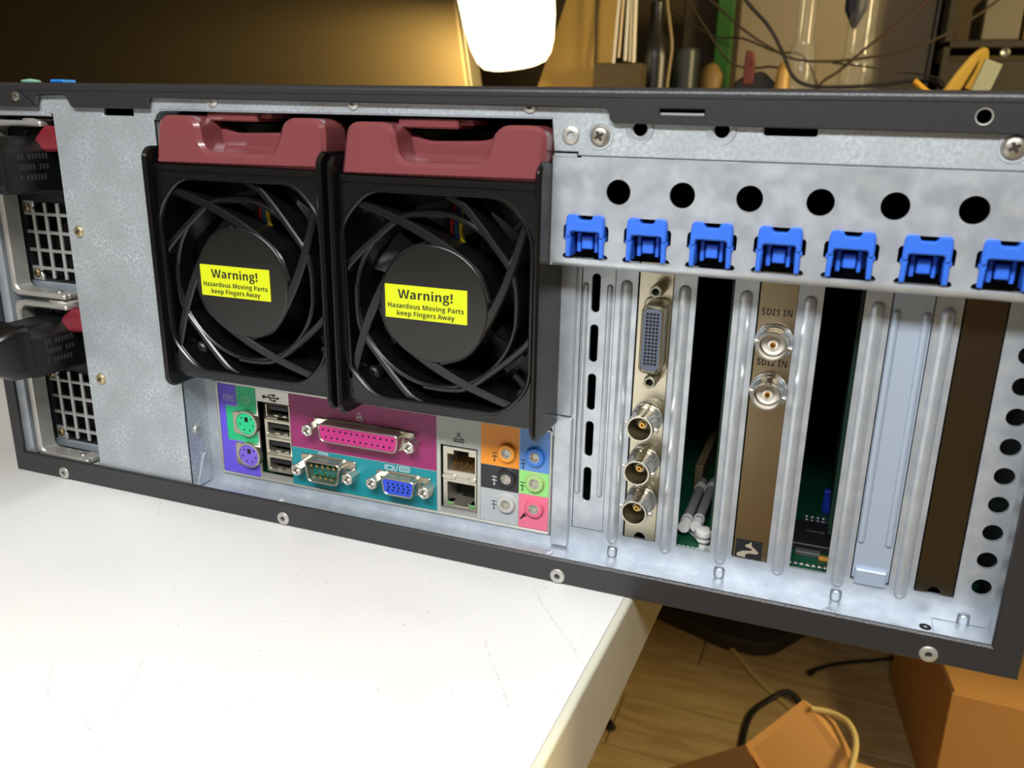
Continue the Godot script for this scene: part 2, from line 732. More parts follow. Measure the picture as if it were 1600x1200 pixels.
func chassis() -> void:
	var t := thing("server_chassis", "galvanised and black steel rack server case lying on the table corner", "server", Vector3(-76, -12.5, -200))
	# black painted outer shell: sides, bottom and their rear flanges
	var s := MB.new()
	s.box(-290.7, -12.5, -415, 137.3, -11.3, 16.2)
	s.box(-290.7, -12.5, -415, -289.5, 163.5, 16.2)
	s.box(136.1, -12.5, -415, 137.3, 163.5, 16.2)
	s.box(-290.7, -12.5, -415, 137.3, 163.5, -413)
	s.prism(PackedVector2Array([V(-290.7, -12.5), V(137.3, -12.5), V(137.3, 162), V(128.2, 162), V(128.2, -2.2), V(-285.2, -2.2), V(-285.2, 162), V(-290.7, 162)]), 15.7, 17.1, 0.6)
	part("outer_shell", s, paint, t)
	# inner galvanised walls
	for q in [[-286.0, -3.5, 3.0, -280.5, 165.0, 14.5], [-289.0, -11.2, -400.0, -288.0, 163.0, 15.5], [134.5, -11.2, -400.0, 135.9, 163.0, 15.5]]:
		var w := MB.new()
		w.box(q[0], q[1], q[2], q[3], q[4], q[5])
		part("inner_wall", w, galv, t)
	var w2 := MB.new()
	w2.prism(PackedVector2Array([V(129.6, -6.4), V(131.2, -6.4), V(131.2, 30), V(130.8, 110), V(129.6, 110)]), -1, 15.6)
	part("inner_wall", w2, galv, t)
	# floor lip below ports and slots
	var f := MB.new()
	f.box(-188.5, -7.6, -1, 131, -6.2, 16.0)
	f.prism(MB.rr(112.5, -6.4, 130.5, -5.7, 0.3, 2), 0.4, 13.2, 0.3)
	f.box(-286, -6.5, -60, -236, -5.4, 15.5)
	part("floor_lip", f, galv, t)
	var rv := rivet_mesh(2.1)
	var rr1 := MB.new()
	for p in rv.v:
		rr1.v.append(Vector3(p.x, p.z, -p.y) + Vector3(-146.3, -6.15, 6.3))
	var r0 := part("rivet", rr1, galv, t)
	again(r0, Vector3(122.8, 0, 0.5))
	again(r0, Vector3(226.1, 0, 2.2))
	var hr := MB.new()
	for p in rivet_mesh(1.9).v:
		hr.v.append(Vector3(p.x, p.z * 0.3, -p.y) + Vector3(110.3, -6.15, 5.9))
	part("floor_hole", hr, hole, t)
	var r1 := part("rivet", moved(rivet_mesh(2.9), Vector3(-260.2, -9.3, 17.1)), silver, t, "silver rivet on the black rim")
	again(r1, Vector3(122.2, 0.2, 0))
	again(r1, Vector3(244.1, 0.1, 0))
	again(r1, Vector3(371.2, -0.1, 0))
	# rear sheet: cover beside the power supplies, strip above the fans, strip above the slots
	var p := MB.new()
	var q := PackedVector2Array([V(-239.4, -5.6), V(-188.4, -5.6), V(-187.4, -4.6)])
	q.append_array(PackedVector2Array([V(-187.4, 151.2), V(-186.2, 153.8), V(-183.6, 154.9), V(-24.4, 154.9), V(-23.4, 144.6), V(-15.2, 144.6), V(-15.2, 143.5), V(128.2, 143.5), V(137.0, 143.5), V(137.0, 163.5), V(-285, 163.5), V(-285, 151.4), V(-240.6, 151.4), V(-240.6, 152.4), V(-239.2, 152.4), V(-239.2, 150.4)]))
	p.prism(q, 13.6, 15.0, 0.35, 0.0, [MB.rect(-212.2, 152.4, -197.0, 157), MB.circ(4.7, 152.3, 2.3, 20), MB.circ(29.9, 152.4, 2.3, 20), MB.rect(10.5, 157.0, 25, 159), MB.circ(99.9, 157.7, 2.2, 20), MB.rr(42.3, 151.2, 57.5, 157, 0.8)])
	p.box(-188.6, -7, -0.5, -187.4, 154.5, 14.2)
	part("rear_sheet", p, galv_rough, t)
	for x in [4.7, 29.9]:  # pressed dimples round the two holes
		var dm := MB.new()
		dm.lathe([[4.6, 0.0], [4.2, 0.35], [3.0, 0.3], [2.35, -0.5]], 28)
		part("dimple", moved(dm, Vector3(x, 152.35, 15.0)), galv, t)
	var lip := MB.new()
	lip.prism(PackedVector2Array([V(-187.4, 154.9), V(-187.4, 151), V(-186.4, 151.2), V(-185.4, 153), V(-183.4, 154.4), V(-180, 154.6), V(-24.4, 154.6), V(-24.4, 155)]), 4, 15.3, 0.1)
	part("opening_flange", lip, galv, t)
	var gus := MB.new()
	gus.prism(PackedVector2Array([V(-12, -5.5), V(-3, -5.5), V(-3, 7), V(-5, 8.5), V(-6.5, 7.5)]), 0, 0.7, 0.3)
	along_x(gus)
	part("gusset", moved(gus, Vector3(-187.3, 0, -0.2)), galv, t)
	var wr := MB.new()
	for v0 in rivet_mesh(2.4).v:
		wr.v.append(Vector3(v0.z, v0.y, -v0.x) + Vector3(-187.1, 20.6, 8.0))
	part("rivet", wr, silver, t)
	for a in [[-233.1, 105.1], [-231.8, 40.1]]:
		var sb := part("screw", moved(screw_mesh(2.5, 1.1), Vector3(a[0], a[1], 15)), tone(196, 180, 138, 0.4, 0.8), t, "brass toned screw")
		part("cross_recess", moved(cross_recess(2.5, 1.1), Vector3(a[0], a[1], 15)), tone(70, 60, 40, 0.5, 0.5), sb)
	part("rivet", moved(rivet_mesh(3.0), Vector3(-17.8, 149.8, 15)), silver, t)
	for x in [-8.0, 108.7]:
		var sb := part("screw", moved(screw_mesh(3.2, 1.7), Vector3(x, 149.8, 15)), tone(178, 172, 160, 0.38, 0.8), t)
		part("cross_recess", moved(cross_recess(3.2, 1.7), Vector3(x, 149.8, 15)), tone(60, 56, 50, 0.5, 0.5), sb)
		var rg := MB.new()
		rg.lathe([[4.4, -0.1], [4.2, 0.3], [3.4, 0.25], [3.2, 0.0]], 28)
		part("washer_ring", moved(rg, Vector3(x, 149.8, 15)), galv, t)
	for x in [-158.5, -98.0, -32.0]:
		part("rivet", moved(rivet_mesh(2.5), Vector3(x, 158.6, 15)), silver, t)
	# plane of ports and slots
	var b := MB.new()
	b.prism(PackedVector2Array([V(-188, -7), V(-18, -7), V(-18, 120), V(-25, 120), V(-25, 44.5), V(-188, 44.5)]), -1.4, 0, 0.3, 0.0, [MB.rr(-182.6, -2.4, -24.9, 42.4, 1.5)])
	b.prism(PackedVector2Array([V(-188, 41), V(-182.5, 41), V(-182.5, 48.5), V(-188, 48.5)]), -1, 0.4)
	var x := -18.0
	for k in 7:  # one opening per expansion slot
		var cx := -10.16 + 20.32 * k
		var xe := cx + 10.16
		if k == 6:
			xe = 118.5
		b.prism(PackedVector2Array([V(x, -7), V(xe, -7), V(xe, 120), V(cx + 6.25, 120), V(cx + 6.25, 3.2), V(cx - 6.25, 3.2), V(cx - 6.25, 120), V(x, 120)]), -1.4, 0)
		x = xe
	for k in 12:
		var ya := -7.0 if k == 0 else 4.0 + k * 9.97
		var yb := 13.97 + k * 9.97
		b.prism(MB.rect(118.5, ya, 132, yb), -1.4, 0, 0, 0, [MB.circ(125.5, 9.0 + k * 9.97, 3.05, 28)])
	part("slot_panel", b, galv, t)
	var bd: MeshInstance3D
	for k in 6:
		if k == 0:
			var bm := MB.new()
			bm.bead(0, -0.6, 101.5, 4.2, 1.7)
			bd = part("stiffening_bead", bm, galv, t)
		else:
			again(bd, Vector3(20.32 * k, 0, 0))
	var tg := MB.new()
	tg.prism(MB.fillet([V(-1.9, -6.2), V(1.9, -6.2), V(1.9, -2.4), V(1.2, -1.6), V(-1.2, -1.6), V(-1.9, -2.4)], 1.2), 0, 0.5, 0.2)
	var td := MB.new()
	td.prism(MB.rr(-1.4, -6.2, 1.4, -2.2, 1.2), 0.4, 1.0, 0.4)
	for k in 4:
		var tx := 0.3 + 40.57 * k
		part("tab_rim", moved(tg, Vector3(tx, 0, 0)), tone(120, 124, 132, 0.5, 0.6), t)
		part("locating_tab", moved(td, Vector3(tx, 0, 0)), galv, t)
	# upright strip between fans and slots
	var u := MB.new()
	u.prism(MB.rr(-25.3, 48.8, -17.8, 112, 1.0), -1, 1.6, 0.5)
	u.prism(MB.rr(-24.6, -5.4, -17.4, 48.2, 1.0), -1, 1.4, 0.5)
	u.prism(MB.rr(-25.3, 40, -22, 48.4, 0.5), -1, 0.6)
	part("upright_strip", u, galv, t)
	# hood that holds the card brackets
	var h := MB.new()
	var hx := -23.0
	for k in 7:
		var c := -11.15 + 20.52 * k
		var he := c + 10.26 if k < 6 else 130.0
		var win := PackedVector2Array([V(c - 7.9, 111.0), V(c - 7.3, 110.3), V(c + 7.3, 110.3), V(c + 7.9, 111.0), V(c + 7.3, 111.9), V(c + 6.2, 112.2), V(c + 6.3, 116.4), V(c + 7.7, 116.6), V(c + 7.7, 120.6), V(c + 7.2, 121.4), V(c + 6.2, 121.5), V(c + 6.0, 124.6), V(c - 6.0, 124.6), V(c - 6.2, 121.5), V(c - 7.2, 121.4), V(c - 7.7, 120.6), V(c - 7.7, 116.6), V(c - 6.3, 116.4), V(c - 6.2, 112.2), V(c - 7.3, 111.9)])
		var holes := [win]
		h.prism(MB.rect(hx, 109.6, he, 126.5), 14.8, 16, 0, 0, holes)
		hx = he
	hx = -23.0
	for k in 7:
		var he := 9.36 + 20.52 * k if k < 6 else 130.0
		h.prism(MB.rect(hx, 126.5, he, 142.9), 14.8, 16, 0, 0, [MB.circ(-0.9 + 20.52 * k, 132.6, 4.0, 32)])
		hx = he
	var bend := PackedVector2Array()
	for k in 7:
		var a := k * PI / 2 / 6
		bend.append(V(13.6 + 2.4 * cos(a), 109.6 - 2.4 * sin(a)))
	bend.append_array(PackedVector2Array([V(4, 107.2), V(4, 108.4), V(13.6, 108.4), V(14.4, 109.6)]))
	var bm2 := MB.new()
	var bq := PackedVector2Array()
	for e in bend:
		bq.append(V(-e.x, e.y))
	bm2.prism(bq, -23, 130)
	along_x(bm2)
	h.v.append_array(bm2.v)
	h.box(-23.6, 107.4, 2, -22.6, 143.4, 15.8, 0.3)
	h.prism(PackedVector2Array([V(-13.8, 142.7), V(130, 142.7), V(130, 143.3), V(-13.8, 143.3)]), 12, 15.9, 0.3)
	h.prism(PackedVector2Array([V(-23, 142.9), V(-15.2, 142.9), V(-15.2, 144.1), V(-23, 144.1)]), 14.8, 16.0, 0.2)
	var hood := part("card_hood", h, galv, t)
	var clip := clip_mesh()
	var cd := clip_inner()
	var backing := MB.new()  # added dark backing, stands in for the shade behind the clips
	backing.box(-8.6, 108.7, 1.6, 8.6, 125.4, 2.6)
	for e in [-8.6, 8.0]:
		backing.box(e, 108.7, 2.6, e + 0.6, 125.4, 14.6)
	backing.box(-8.6, 124.8, 2.6, 8.6, 125.4, 14.6)
	for k in 7:
		var d := Vector3(-11.2 + 20.53 * k, 0, 0)
		var cl := part("retaining_clip", moved(clip, d), blue, hood, "blue plastic clip")
		cl.name = "retaining_clip" if k == 0 else "retaining_clip_%03d" % k
		part("clip_latch", moved(cd, d), blue, hood, "blue plastic clip")
		part("shade_backing", moved(backing, d), hole, hood)

func clip_mesh() -> MB:
	var m := MB.new()
	m.prism(MB.fillet([V(-6.5, 117.4), V(-6.5, 121.8), V(-6.2, 124.9), V(-2.7, 124.9), V(-2.1, 123.2), V(2.1, 123.2), V(2.7, 124.9), V(6.2, 124.9), V(6.5, 121.8), V(6.5, 117.4), V(4.9, 117.4), V(4.9, 119.4), V(-4.9, 119.4), V(-4.9, 117.4)], 1.3), 12, 17.8, 0.5)
	for s in [-1, 1]:
		m.prism(MB.fillet([V(s * 4.7, 117.6), V(s * 6.4, 117.6), V(s * 6.5, 111.0), V(s * 5.0, 110.7)] if s > 0 else [V(-6.4, 117.6), V(-4.7, 117.6), V(-5.0, 110.7), V(-6.5, 111.0)], 0.5), 10, 17.2, 0.4)
	m.box(-6.9, 116.6, 14, -4.9, 117.7, 17.0, 0.2)
	m.box(4.9, 116.6, 14, 6.9, 117.7, 17.0, 0.2)
	return m

func clip_inner() -> MB:
	var m := MB.new()
	m.box(-4.9, 112.4, 4, 4.9, 119.2, 6, 0.2)
	m.prism(MB.rr(-2.0, 113.2, 1.8, 117.6, 0.5), 6, 13.5, 0.4)
	m.prism(MB.rr(-3.9, 112.0, -2.5, 118.6, 0.4), 5, 12.5, 0.3)
	m.prism(MB.rr(2.2, 112.0, 3.4, 118.6, 0.4), 5, 12.5, 0.3)
	m.box(-1.8, 120.2, 13, 1.8, 123.0, 16.6, 0.3)
	return m

func lid() -> void:
	var t := thing("chassis_lid", "black painted steel lid over the top of the server", "lid", Vector3(-76, 151, -200))
	var m := MB.new()
	var pr := PackedVector2Array([V(415, 163.2), V(415, 164.5)])
	for k in 7:
		var a := k * PI / 2 / 6
		pr.append(V(-15.4 - 2.0 * sin(a), 162.5 + 2.0 * cos(a)))
	pr.append_array(PackedVector2Array([V(-17.4, 161.5), V(-16.0, 161.5), V(-15.4, 163.2)]))
	m.prism(pr, -290.7, 137.3)
	along_x(m)
	part("top_panel", m, paint, t)
	var l := MB.new()
	l.prism(PackedVector2Array([V(-253.6, 161.6), V(-244.6, 155.0), V(-244.0, 158.4), V(-242.6, 159.5), V(-229.4, 159.7), V(-228.0, 158.6), V(-226.6, 155.8), V(-225.4, 155.1), V(-187.3, 155.1), V(-186.9, 158.5), V(-185.8, 159.2), V(-6.2, 158.2), V(-5.2, 157.2), V(-4.6, 154.8), V(-3.2, 153.8), V(137.3, 153.0), V(137.3, 161.6)]), 16.1, 17.4, 0.4, 0.0, [MB.rect(11.0, 156.5, 24.6, 158.3), MB.circ(99.9, 157.7, 1.9, 18)])
	part("rear_lip", l, paint, t)
	var c := MB.new()
	c.prism(PackedVector2Array([V(-290.7, 155.0), V(-245.2, 155.0), V(-254.2, 161.6), V(-290.7, 161.6)]), 16.0, 17.5, 0.35)
	part("corner_lip", c, paint, t)
	part("screw_eye", moved(rivet_mesh(1.9), Vector3(-254.9, 159.0, 17.4)), nickel, t)
	var rg := MB.new()
	rg.lathe([[2.35, -0.1], [2.25, 0.12], [2.0, 0.08], [1.85, -0.6]], 22)
	part("hole_rim", moved(rg, Vector3(99.9, 157.7, 17.4)), silver, t)
	var sl := MB.new()
	sl.box(11.0, 155.4, 15.2, 24.6, 157.2, 15.9)
	part("slot_lining", sl, galv, t)

# ---------------------------------------------------------------- hot-swap fans
func fans() -> void:
	var c := V(-146.6, 91.4)
	var t := thing("fan_module", "black fan module with maroon handle beside the bare metal cover, left of the two fans", "fan", Vector3(-146, 48, 10), "maroon handled fan modules")
	var f := MB.new()
	var open := MB.fillet([V(-171, 54.4), V(-120, 54.4), V(-109.6, 65.5), V(-109.6, 119), V(-120, 130.2), V(-171, 130.2), V(-182.0, 118), V(-182.0, 66)], 6.0, 4)
	f.prism(MB.rect(-183.2, 50.4, -106.4, 135.4), -14, 21.6, 0.5, 0, [open])
	f.prism(MB.rr(-181.8, 51.8, -107.8, 133.0, 2), 21.0, 22.6, 0.5, 0, [MB.inset(open, -0.2)])
	f.prism(MB.rr(-182.4, 132.6, -107.4, 135.2, 0.6), 20, 22.8, 0.5)
	f.prism(MB.rr(-180, 48.9, -107.4, 51.2, 0.8), -8, 19.0, 0.6)
	f.box(-182, 47.2, -40, -106.6, 150, -20)
	part("fan_frame", f, black, t)
	var fin := MB.new()
	fin.prism(MB.fillet([V(-27.0, 48.4), V(-23, 45.4), V(12, 45.4), V(12, 141.8), V(-24, 141.8), V(-27.0, 139)], 2.6, 4), -184.9, -182.7, 0.9, 0.9)
	along_x(fin)
	var fn := part("side_fin", fin, black, t)
	again(fn, Vector3(77.4, 0.4, 0))
	# square housing with its round duct, behind the ribs
	var du := MB.new()
	du.prism(MB.rect(-182.6, 52, -107, 133), -12, 5, 0, 0, [MB.circ(c.x, c.y, 35.5, 40)])
	part("duct", du, dark, t)
	var rim := MB.new()
	rim.prism(MB.inset(open, -1.3), 21.8, 23.1, 0.55, 0, [MB.inset(open, 0.4)])
	part("opening_rim", rim, black, t)
	for s in [[-178.0, 59.0], [-114.0, 58.5], [-178.0, 124.5], [-114.0, 125.5]]:
		var post := MB.new()
		post.prism(MB.circ(s[0], s[1], 3.6, 16), 4, 13, 0.7, 0, [MB.circ(s[0], s[1], 1.6, 12)])
		part("corner_post", post, tone(44, 44, 46, 0.35), t)
	for s in [[-172.0, 66.0, 0.8], [-120.5, 65.5, 2.35], [-172.0, 117.5, -0.8], [-121.0, 118.0, -2.35]]:
		var wb := MB.new()
		wb.prism(MB.ribbon([V(s[0], s[1]) - V(cos(s[2]), sin(s[2])) * 8.0, V(s[0], s[1])], 2.2), 4, 9, 0.5)
		part("corner_web", wb, tone(44, 44, 46, 0.35), t)
	var ring := MB.new()
	ring.prism(MB.circ(c.x, c.y + 0.6, 32.3, 56), 12, 20.6, 0.5, 0.3, [MB.circ(c.x, c.y + 0.6, 30.6, 56)])
	part("guard_ring", ring, black, t)
	var a := MB.spline([V(-31.0, 34.4), V(-23.9, 32.4), V(-12.5, 28.6), V(-2.6, 24.3), V(5.9, 19.6), V(13.4, 14.6), V(17.6, 10.0), V(20.4, 2.0)], 4)
	var b := MB.spline([V(4.5, 38.6), V(10.4, 35.8), V(17.2, 28.9), V(23.0, 22.0), V(27.8, 16.0), V(30.6, 10.5), V(31.4, 3.0), V(31.2, -5.0)], 4)
	for k in 4:
		for w in 2:
			var pts := []
			for q in [a, b][w]:
				pts.append(c + (q as Vector2).rotated(-PI / 2 * k))
			var r := MB.new()
			r.prism(MB.ribbon(pts, 2.9, 4.4 if w == 0 else 2.0), 8, 21.4 if w == 0 else 21.0, 0.6, 0.2)
			part("guard_rib", r, black, t)
	var hub := MB.new()
	hub.lathe([[19.5, -9], [19.5, 8], [21.6, 9], [21.6, 20.6], [21.2, 21.4], [20.4, 21.8], [0, 21.95]], 56)
	part("hub", moved(hub, Vector3(c.x, c.y, 0)), tone(24, 23, 22, 0.28), t)
	for k in 7:
		var bl := MB.new()
		bl.xf = Transform3D(Basis(Vector3(0, 0, 1), TAU * k / 7), Vector3(c.x, c.y, 0))
		for i in 4:
			var r0 := 19.0 + 4.0 * i
			var r1 := r0 + 4.0
			for s in 2:
				var z := 0.0 if s == 0 else 0.9
				var p := [Vector3(r0, -3.0 - i * 0.8, -9 + z), Vector3(r1, -3.8 - i * 0.8, -9 + z), Vector3(r1, 5.2 + i * 1.2, 1 + z), Vector3(r0, 4.0 + i * 1.2, 1 + z)]
				if s == 1:
					bl.quad(p[0], p[1], p[2], p[3])
				else:
					bl.quad(p[3], p[2], p[1], p[0])
		bl.xf = Transform3D.IDENTITY
		part("fan_blade", bl, tone(112, 114, 118, 0.35), t)
	for k in 4:
		var w := MB.new()
		var x := -146.4 + 1.75 * k
		w.tube(MB.spline([Vector3(x + 1.8, 131, 6), Vector3(x + 0.9, 124, 8.5), Vector3(x + 0.2, 116, 9.5), Vector3(x + 2.6, 107, 8)], 5), 0.85, 8)
		part("wire", w, [tone(28, 28, 30), tone(205, 40, 48, 0.4), tone(24, 96, 170, 0.4), tone(225, 200, 40, 0.4)][k], t, ["black wire", "red wire", "blue wire", "yellow wire"][k])
	# handle
	var h := MB.new()
	var out := MB.fillet([V(-181.4, 136.1), V(-180.9, 135.5), V(-108.0, 135.5), V(-107.4, 136.1), V(-105.8, 142.0), V(-105.6, 153.2), V(-122.6, 153.2), V(-127.6, 140.2), V(-158.8, 140.4), V(-160.6, 153.2), V(-178.6, 153.2)], 5.0, 5)
	h.prism(out, 8, 22.6, 1.5, 0.4)
	part("handle", h, maroon, t)
	var s2 := MB.new()
	s2.prism(PackedVector2Array([V(-21.4, 137.6), V(-8, 137.6), V(-8, 143.4), V(-12, 141.2), V(-17, 140.2), V(-21.4, 139.9)]), -160.4, -125)
	along_x(s2)
	var keep := MB.new()
	keep.prism(MB.fillet([V(-170, 137.5), V(-118, 137.5), V(-118, 151), V(-124, 150.5), V(-132, 147.6), V(-154, 147.0), V(-160, 149.6), V(-166.5, 150), V(-168.5, 148)], 3.0, 4), 3, 9.5, 1.2)
	keep.v.append_array(s2.v)
	part("finger_recess", keep, maroon, t)
	var l := MB.new()
	l.prism(MB.rr(-163.2, 151.3, -140.2, 154.5, 0.7), -2, 13.6, 0.6)
	l.prism(MB.rr(-141, 152.6, -135.6, 154.4, 0.5), -2, 11.0, 0.4)
	part("release_tab", l, maroon, t)
	var st := MB.new()
	st.prism(MB.rr(-165.3, 85.6, -133.0, 97.8, 0.2), 21.7, 22.12)
	var lab := part("warning_label", st, tone(204, 214, 8, 0.45), t, "bright yellow warning label")
	writing("lettering", "Warning!", 21.6, 4.6, ink, lab, Vector3(-149.3, 94.1, 22.15), true)
	writing("lettering", "Hazardous Moving Parts", 30.0, 2.5, ink, lab, Vector3(-149.2, 90.0, 22.15), true)
	writing("lettering", "keep Fingers Away", 22.8, 2.5, ink, lab, Vector3(-149.2, 87.3, 22.15), true)
	var d: Node3D = t.duplicate()
	d.name = numbered("fan_module")
	d.position += Vector3(81.9, -0.7, 0) * 0.001
	tag(d, "black fan module with maroon handle next to the slot hood, right of the two fans", "fan", "maroon handled fan modules")
	add_child(d)

# ---------------------------------------------------------------- power supplies and their cords
func supplies() -> void:
	for n in 2:
		var y := -78.0 * n
		var t := thing("power_supply", ["power supply with grille and maroon latch in the upper bay", "power supply with grille and maroon latch in the lower bay above the rim"][n], "power supply", Vector3(-258, 76 + y, -20), "stacked power supplies")
		var b := MB.new()
		b.prism(MB.rect(-280, 74.6 + y, -235.5, 149.6 + y), -200, 2.2, 0, 0, [MB.fillet([V(-276.6, 84), V(-271, 79.6), V(-237, 79.6), V(-237, 114.4), V(-270, 114.4), V(-276.6, 109)], 1.0, 2) if n == 0 else MB.fillet([V(-276.6, 6), V(-271, 1.6), V(-237, 1.6), V(-237, 36.4), V(-270, 36.4), V(-276.6, 31)], 1.0, 2)])
		part("casing", b, tone(28, 28, 30, 0.45), t)
		var g := MB.new()
		for k in 5:
			var x := -271.4 + 7.3 * k
			g.box(x - 0.75, 80.5 + y + (3 if k == 0 else 0), 2.6, x + 0.75, 114.6 + y - (3 if k == 0 else 0), 4.0, 0.3)
		for k in 4:
			g.box(-276.5, 84.2 + 8.15 * k + y, 2.4, -236, 85.7 + 8.15 * k + y, 3.9, 0.3)
		for s in [[V(-277.4, 79.0 + y), V(-271.4, 79.0 + y), V(-271.4, 81.6 + y), V(-274.6, 85.6 + y), V(-277.4, 85.6 + y)], [V(-277.4, 115.0 + y), V(-271.4, 115.0 + y), V(-271.4, 112.6 + y), V(-274.6, 108.6 + y), V(-277.4, 108.6 + y)]]:
			g.prism(PackedVector2Array(s), 2.0, 3.2, 0.3)
		part("grille", g, tone(188, 190, 188, 0.4, 0.6), t)
		var fb := MB.new()
		fb.lathe([[13, -20], [13, -8], [12, -7], [0, -6.6]], 28)
		for k in 7:
			var a := TAU * k / 7
			fb.prism(MB.ribbon([V(cos(a), sin(a)) * 12, V(cos(a + 0.3), sin(a + 0.3)) * 17, V(cos(a + 0.7), sin(a + 0.7)) * 22], 7.0), -14, -11)
		part("cooling_fan", moved(fb, Vector3(-255, 97 + y, 0)), tone(40, 38, 36, 0.5), t)
		var sp := MB.new()
		sp.box(-279.5, 74.8 + y, 0, -236, 78.6 + y, 3.0, 0.3)
		part("base_strip", sp, tone(170, 180, 190, 0.4, 0.5), t)
		for p in [[-274.4, 82.4], [-275.0, 112.0]]:
			var sb := part("screw", moved(screw_mesh(2.0, 1.4), Vector3(p[0], p[1] + y, 3.0)), tone(150, 132, 92, 0.4, 0.8), t)
			part("cross_recess", moved(cross_recess(2.0, 1.4), Vector3(p[0], p[1] + y, 3.0)), tone(60, 50, 34, 0.5, 0.5), sb)
		# silver pull strap bent to a U
		var s := MB.new()
		var o := [V(-247.4, 74.0 + y), V(-278.4, 74.0 + y), V(-278.4, 149.6 + y), V(-247.4, 149.6 + y), V(-247.4, 147.2 + y), V(-275.6, 147.2 + y), V(-275.6, 76.4 + y), V(-247.4, 76.4 + y)]
		s.prism(MB.fillet(o, 4.0, 4), 6.2, 14.6, 0.7, 0.5)
		s.prism(MB.rr(-255, 73.9 + y, -247.2, 76.5 + y, 1.1, 3), 6, 12.5, 0.8)
		var st := part("pull_strap", s, silver, t, "silver pull strap")
		for q in [[-254.5, 72.6], [-254.5, 150.0]]:
			var wsh := MB.new()
			var d := MB.new()
			d.lathe([[0, -0.5], [7.6, -0.5], [8, 0], [7.6, 0.5], [0, 0.5]], 28)
			for p in d.v:
				wsh.v.append(Vector3(p.x, p.z, -p.y) + Vector3(q[0], q[1] + y, 6.2))
			part("pivot_washer", wsh, silver, st)
		var ps := MB.new()
		for p in screw_mesh(1.8, 0.8).v:
			ps.v.append(Vector3(p.x, p.z, -p.y) + Vector3(-254.5, 76.4 + y, 10.2))
		part("strap_screw", ps, nickel, st)
		var l := MB.new()
		l.prism(MB.fillet([V(-255.8, 140.8 + y), V(-254.4, 137.8 + y), V(-250, 137.0 + y), V(-236, 137.6 + y), V(-236, 147.6 + y), V(-248.4, 147.6 + y)], 1.4, 3), 3, 13, 1.2)
		part("release_latch", l, tone(122, 36, 46, 0.34), t, "maroon latch")
		var so := MB.new()
		so.prism(MB.rr(-271.5, 118 + y, -244.5, 146 + y, 2), 1.5, 4.2, 0.6, 0, [MB.rr(-269.4, 121 + y, -247.6, 144 + y, 2)])
		part("inlet", so, dark, t)
	for n in 2:
		var y := -78.0 * n
		var t := thing("power_cable", ["black power cable plugged into the upper power supply", "black power cable plugged into the lower power supply"][n], "power cable", Vector3(-259, 121 + y, 8), "power cables of the stacked supplies")
		var b := MB.new()
		var lv := []
		for q in [[5.0, 0.6], [6.5, 0.0], [26.0, 0.0], [32.5, 0.4], [34.0, 1.2]]:
			var d: float = q[1]
			lv.append([MB.fillet([V(-268.5 + d, 120.4 + y + d), V(-249.2 - d, 120.4 + y + d), V(-249.2 - d, 138.0 + y - d), V(-254.0 - d, 143.2 + y - d), V(-268.5 + d, 143.2 + y - d)], 2.0, 3), q[0]])
		b.loft(lv)
		part("plug_body", b, tone(13, 13, 14, 0.4), t)
		var g := MB.new()
		lv = []
		for q in [[33.0, 1.6], [34.5, 0.0], [41.5, 0.6], [46.0, 3.5], [49.0, 5.5]]:
			var d: float = q[1]
			lv.append([MB.rr(-271.0 + d, 121.6 + y + d, -247.4 - d, 145.4 + y - d, 4.0 - d * 0.3, 4), q[0]])
		g.loft(lv)
		part("plug_grip", g, tone(14, 14, 15, 0.3), t)
		var r := MB.new()
		var pr := []
		for k in 7:
			pr.append_array([[6.2 - k * 0.3, 46 + k * 5.0], [6.4 - k * 0.3, 49 + k * 5.0], [4.6 - k * 0.2, 49.2 + k * 5.0], [4.5 - k * 0.2, 50.8 + k * 5.0]])
		r.lathe(pr, 20)
		part("strain_relief", moved(r, Vector3(-259.2, 133.5 + y, 0)), tone(20, 20, 21, 0.5), t)
		var em := MB.new()
		for i in 3:
			for j in 9:
				if (i * 5 + j * 3) % 7 != 0:
					em.box(-249.25, 126.0 + y + i * 4.2, 11.5 + j * 1.7, -249.0, 128.2 + y + i * 4.2, 12.3 + j * 1.7)
		part("moulded_marks", em, tone(48, 48, 48, 0.6), t)
		var c := MB.new()
		var yb := -8.6 - (133.5 + y)
		c.tube(MB.spline([Vector3(-259.2, 133.5 + y, 78), Vector3(-262, 130 + y, 110), Vector3(-285, 112 + y * 0.9, 150), Vector3(-330, 40 + y * 0.55 + n * 6, 165 + n * 20), Vector3(-380, -4 , 140 + n * 24), Vector3(-460, -8.6, 60 + n * 26), Vector3(-560, -8.6, -60 + n * 30), Vector3(-640, -8.6, -200 + n * 30)], 6), 3.9, 10)
		part("cable", c, tone(20, 20, 21, 0.5), t)

# ---------------------------------------------------------------- port panel
func hexnut(x: float, y: float, z0: float, z1: float, r: float) -> MB:
	var m := MB.new()
	m.lathe([[0, z0], [r * 0.8, z0], [r * 0.8, z1 - 3.2]], 14)
	var hx := PackedVector2Array()
	for k in 6:
		hx.append(V(cos(k * PI / 3 + 0.4), sin(k * PI / 3 + 0.4)) * r)
	m.prism(hx, z0, z1, 0.2, 0, [MB.circ(0, 0, r * 0.5, 14)])
	m.prism(MB.circ(0, 0, r * 0.54, 14), z0, z1 - 2.2)
	return moved(m, Vector3(x, y, 0))

func dsub(x0: float, y0: float, x1: float, y1: float, slant: float, g := 0.0) -> PackedVector2Array:
	return MB.fillet([V(x0 + slant + -g, y0 - g), V(x1 - slant + g, y0 - g), V(x1 + g, y1 + g), V(x0 - g, y1 + g)], 1.7 + g * 0.6, 4)

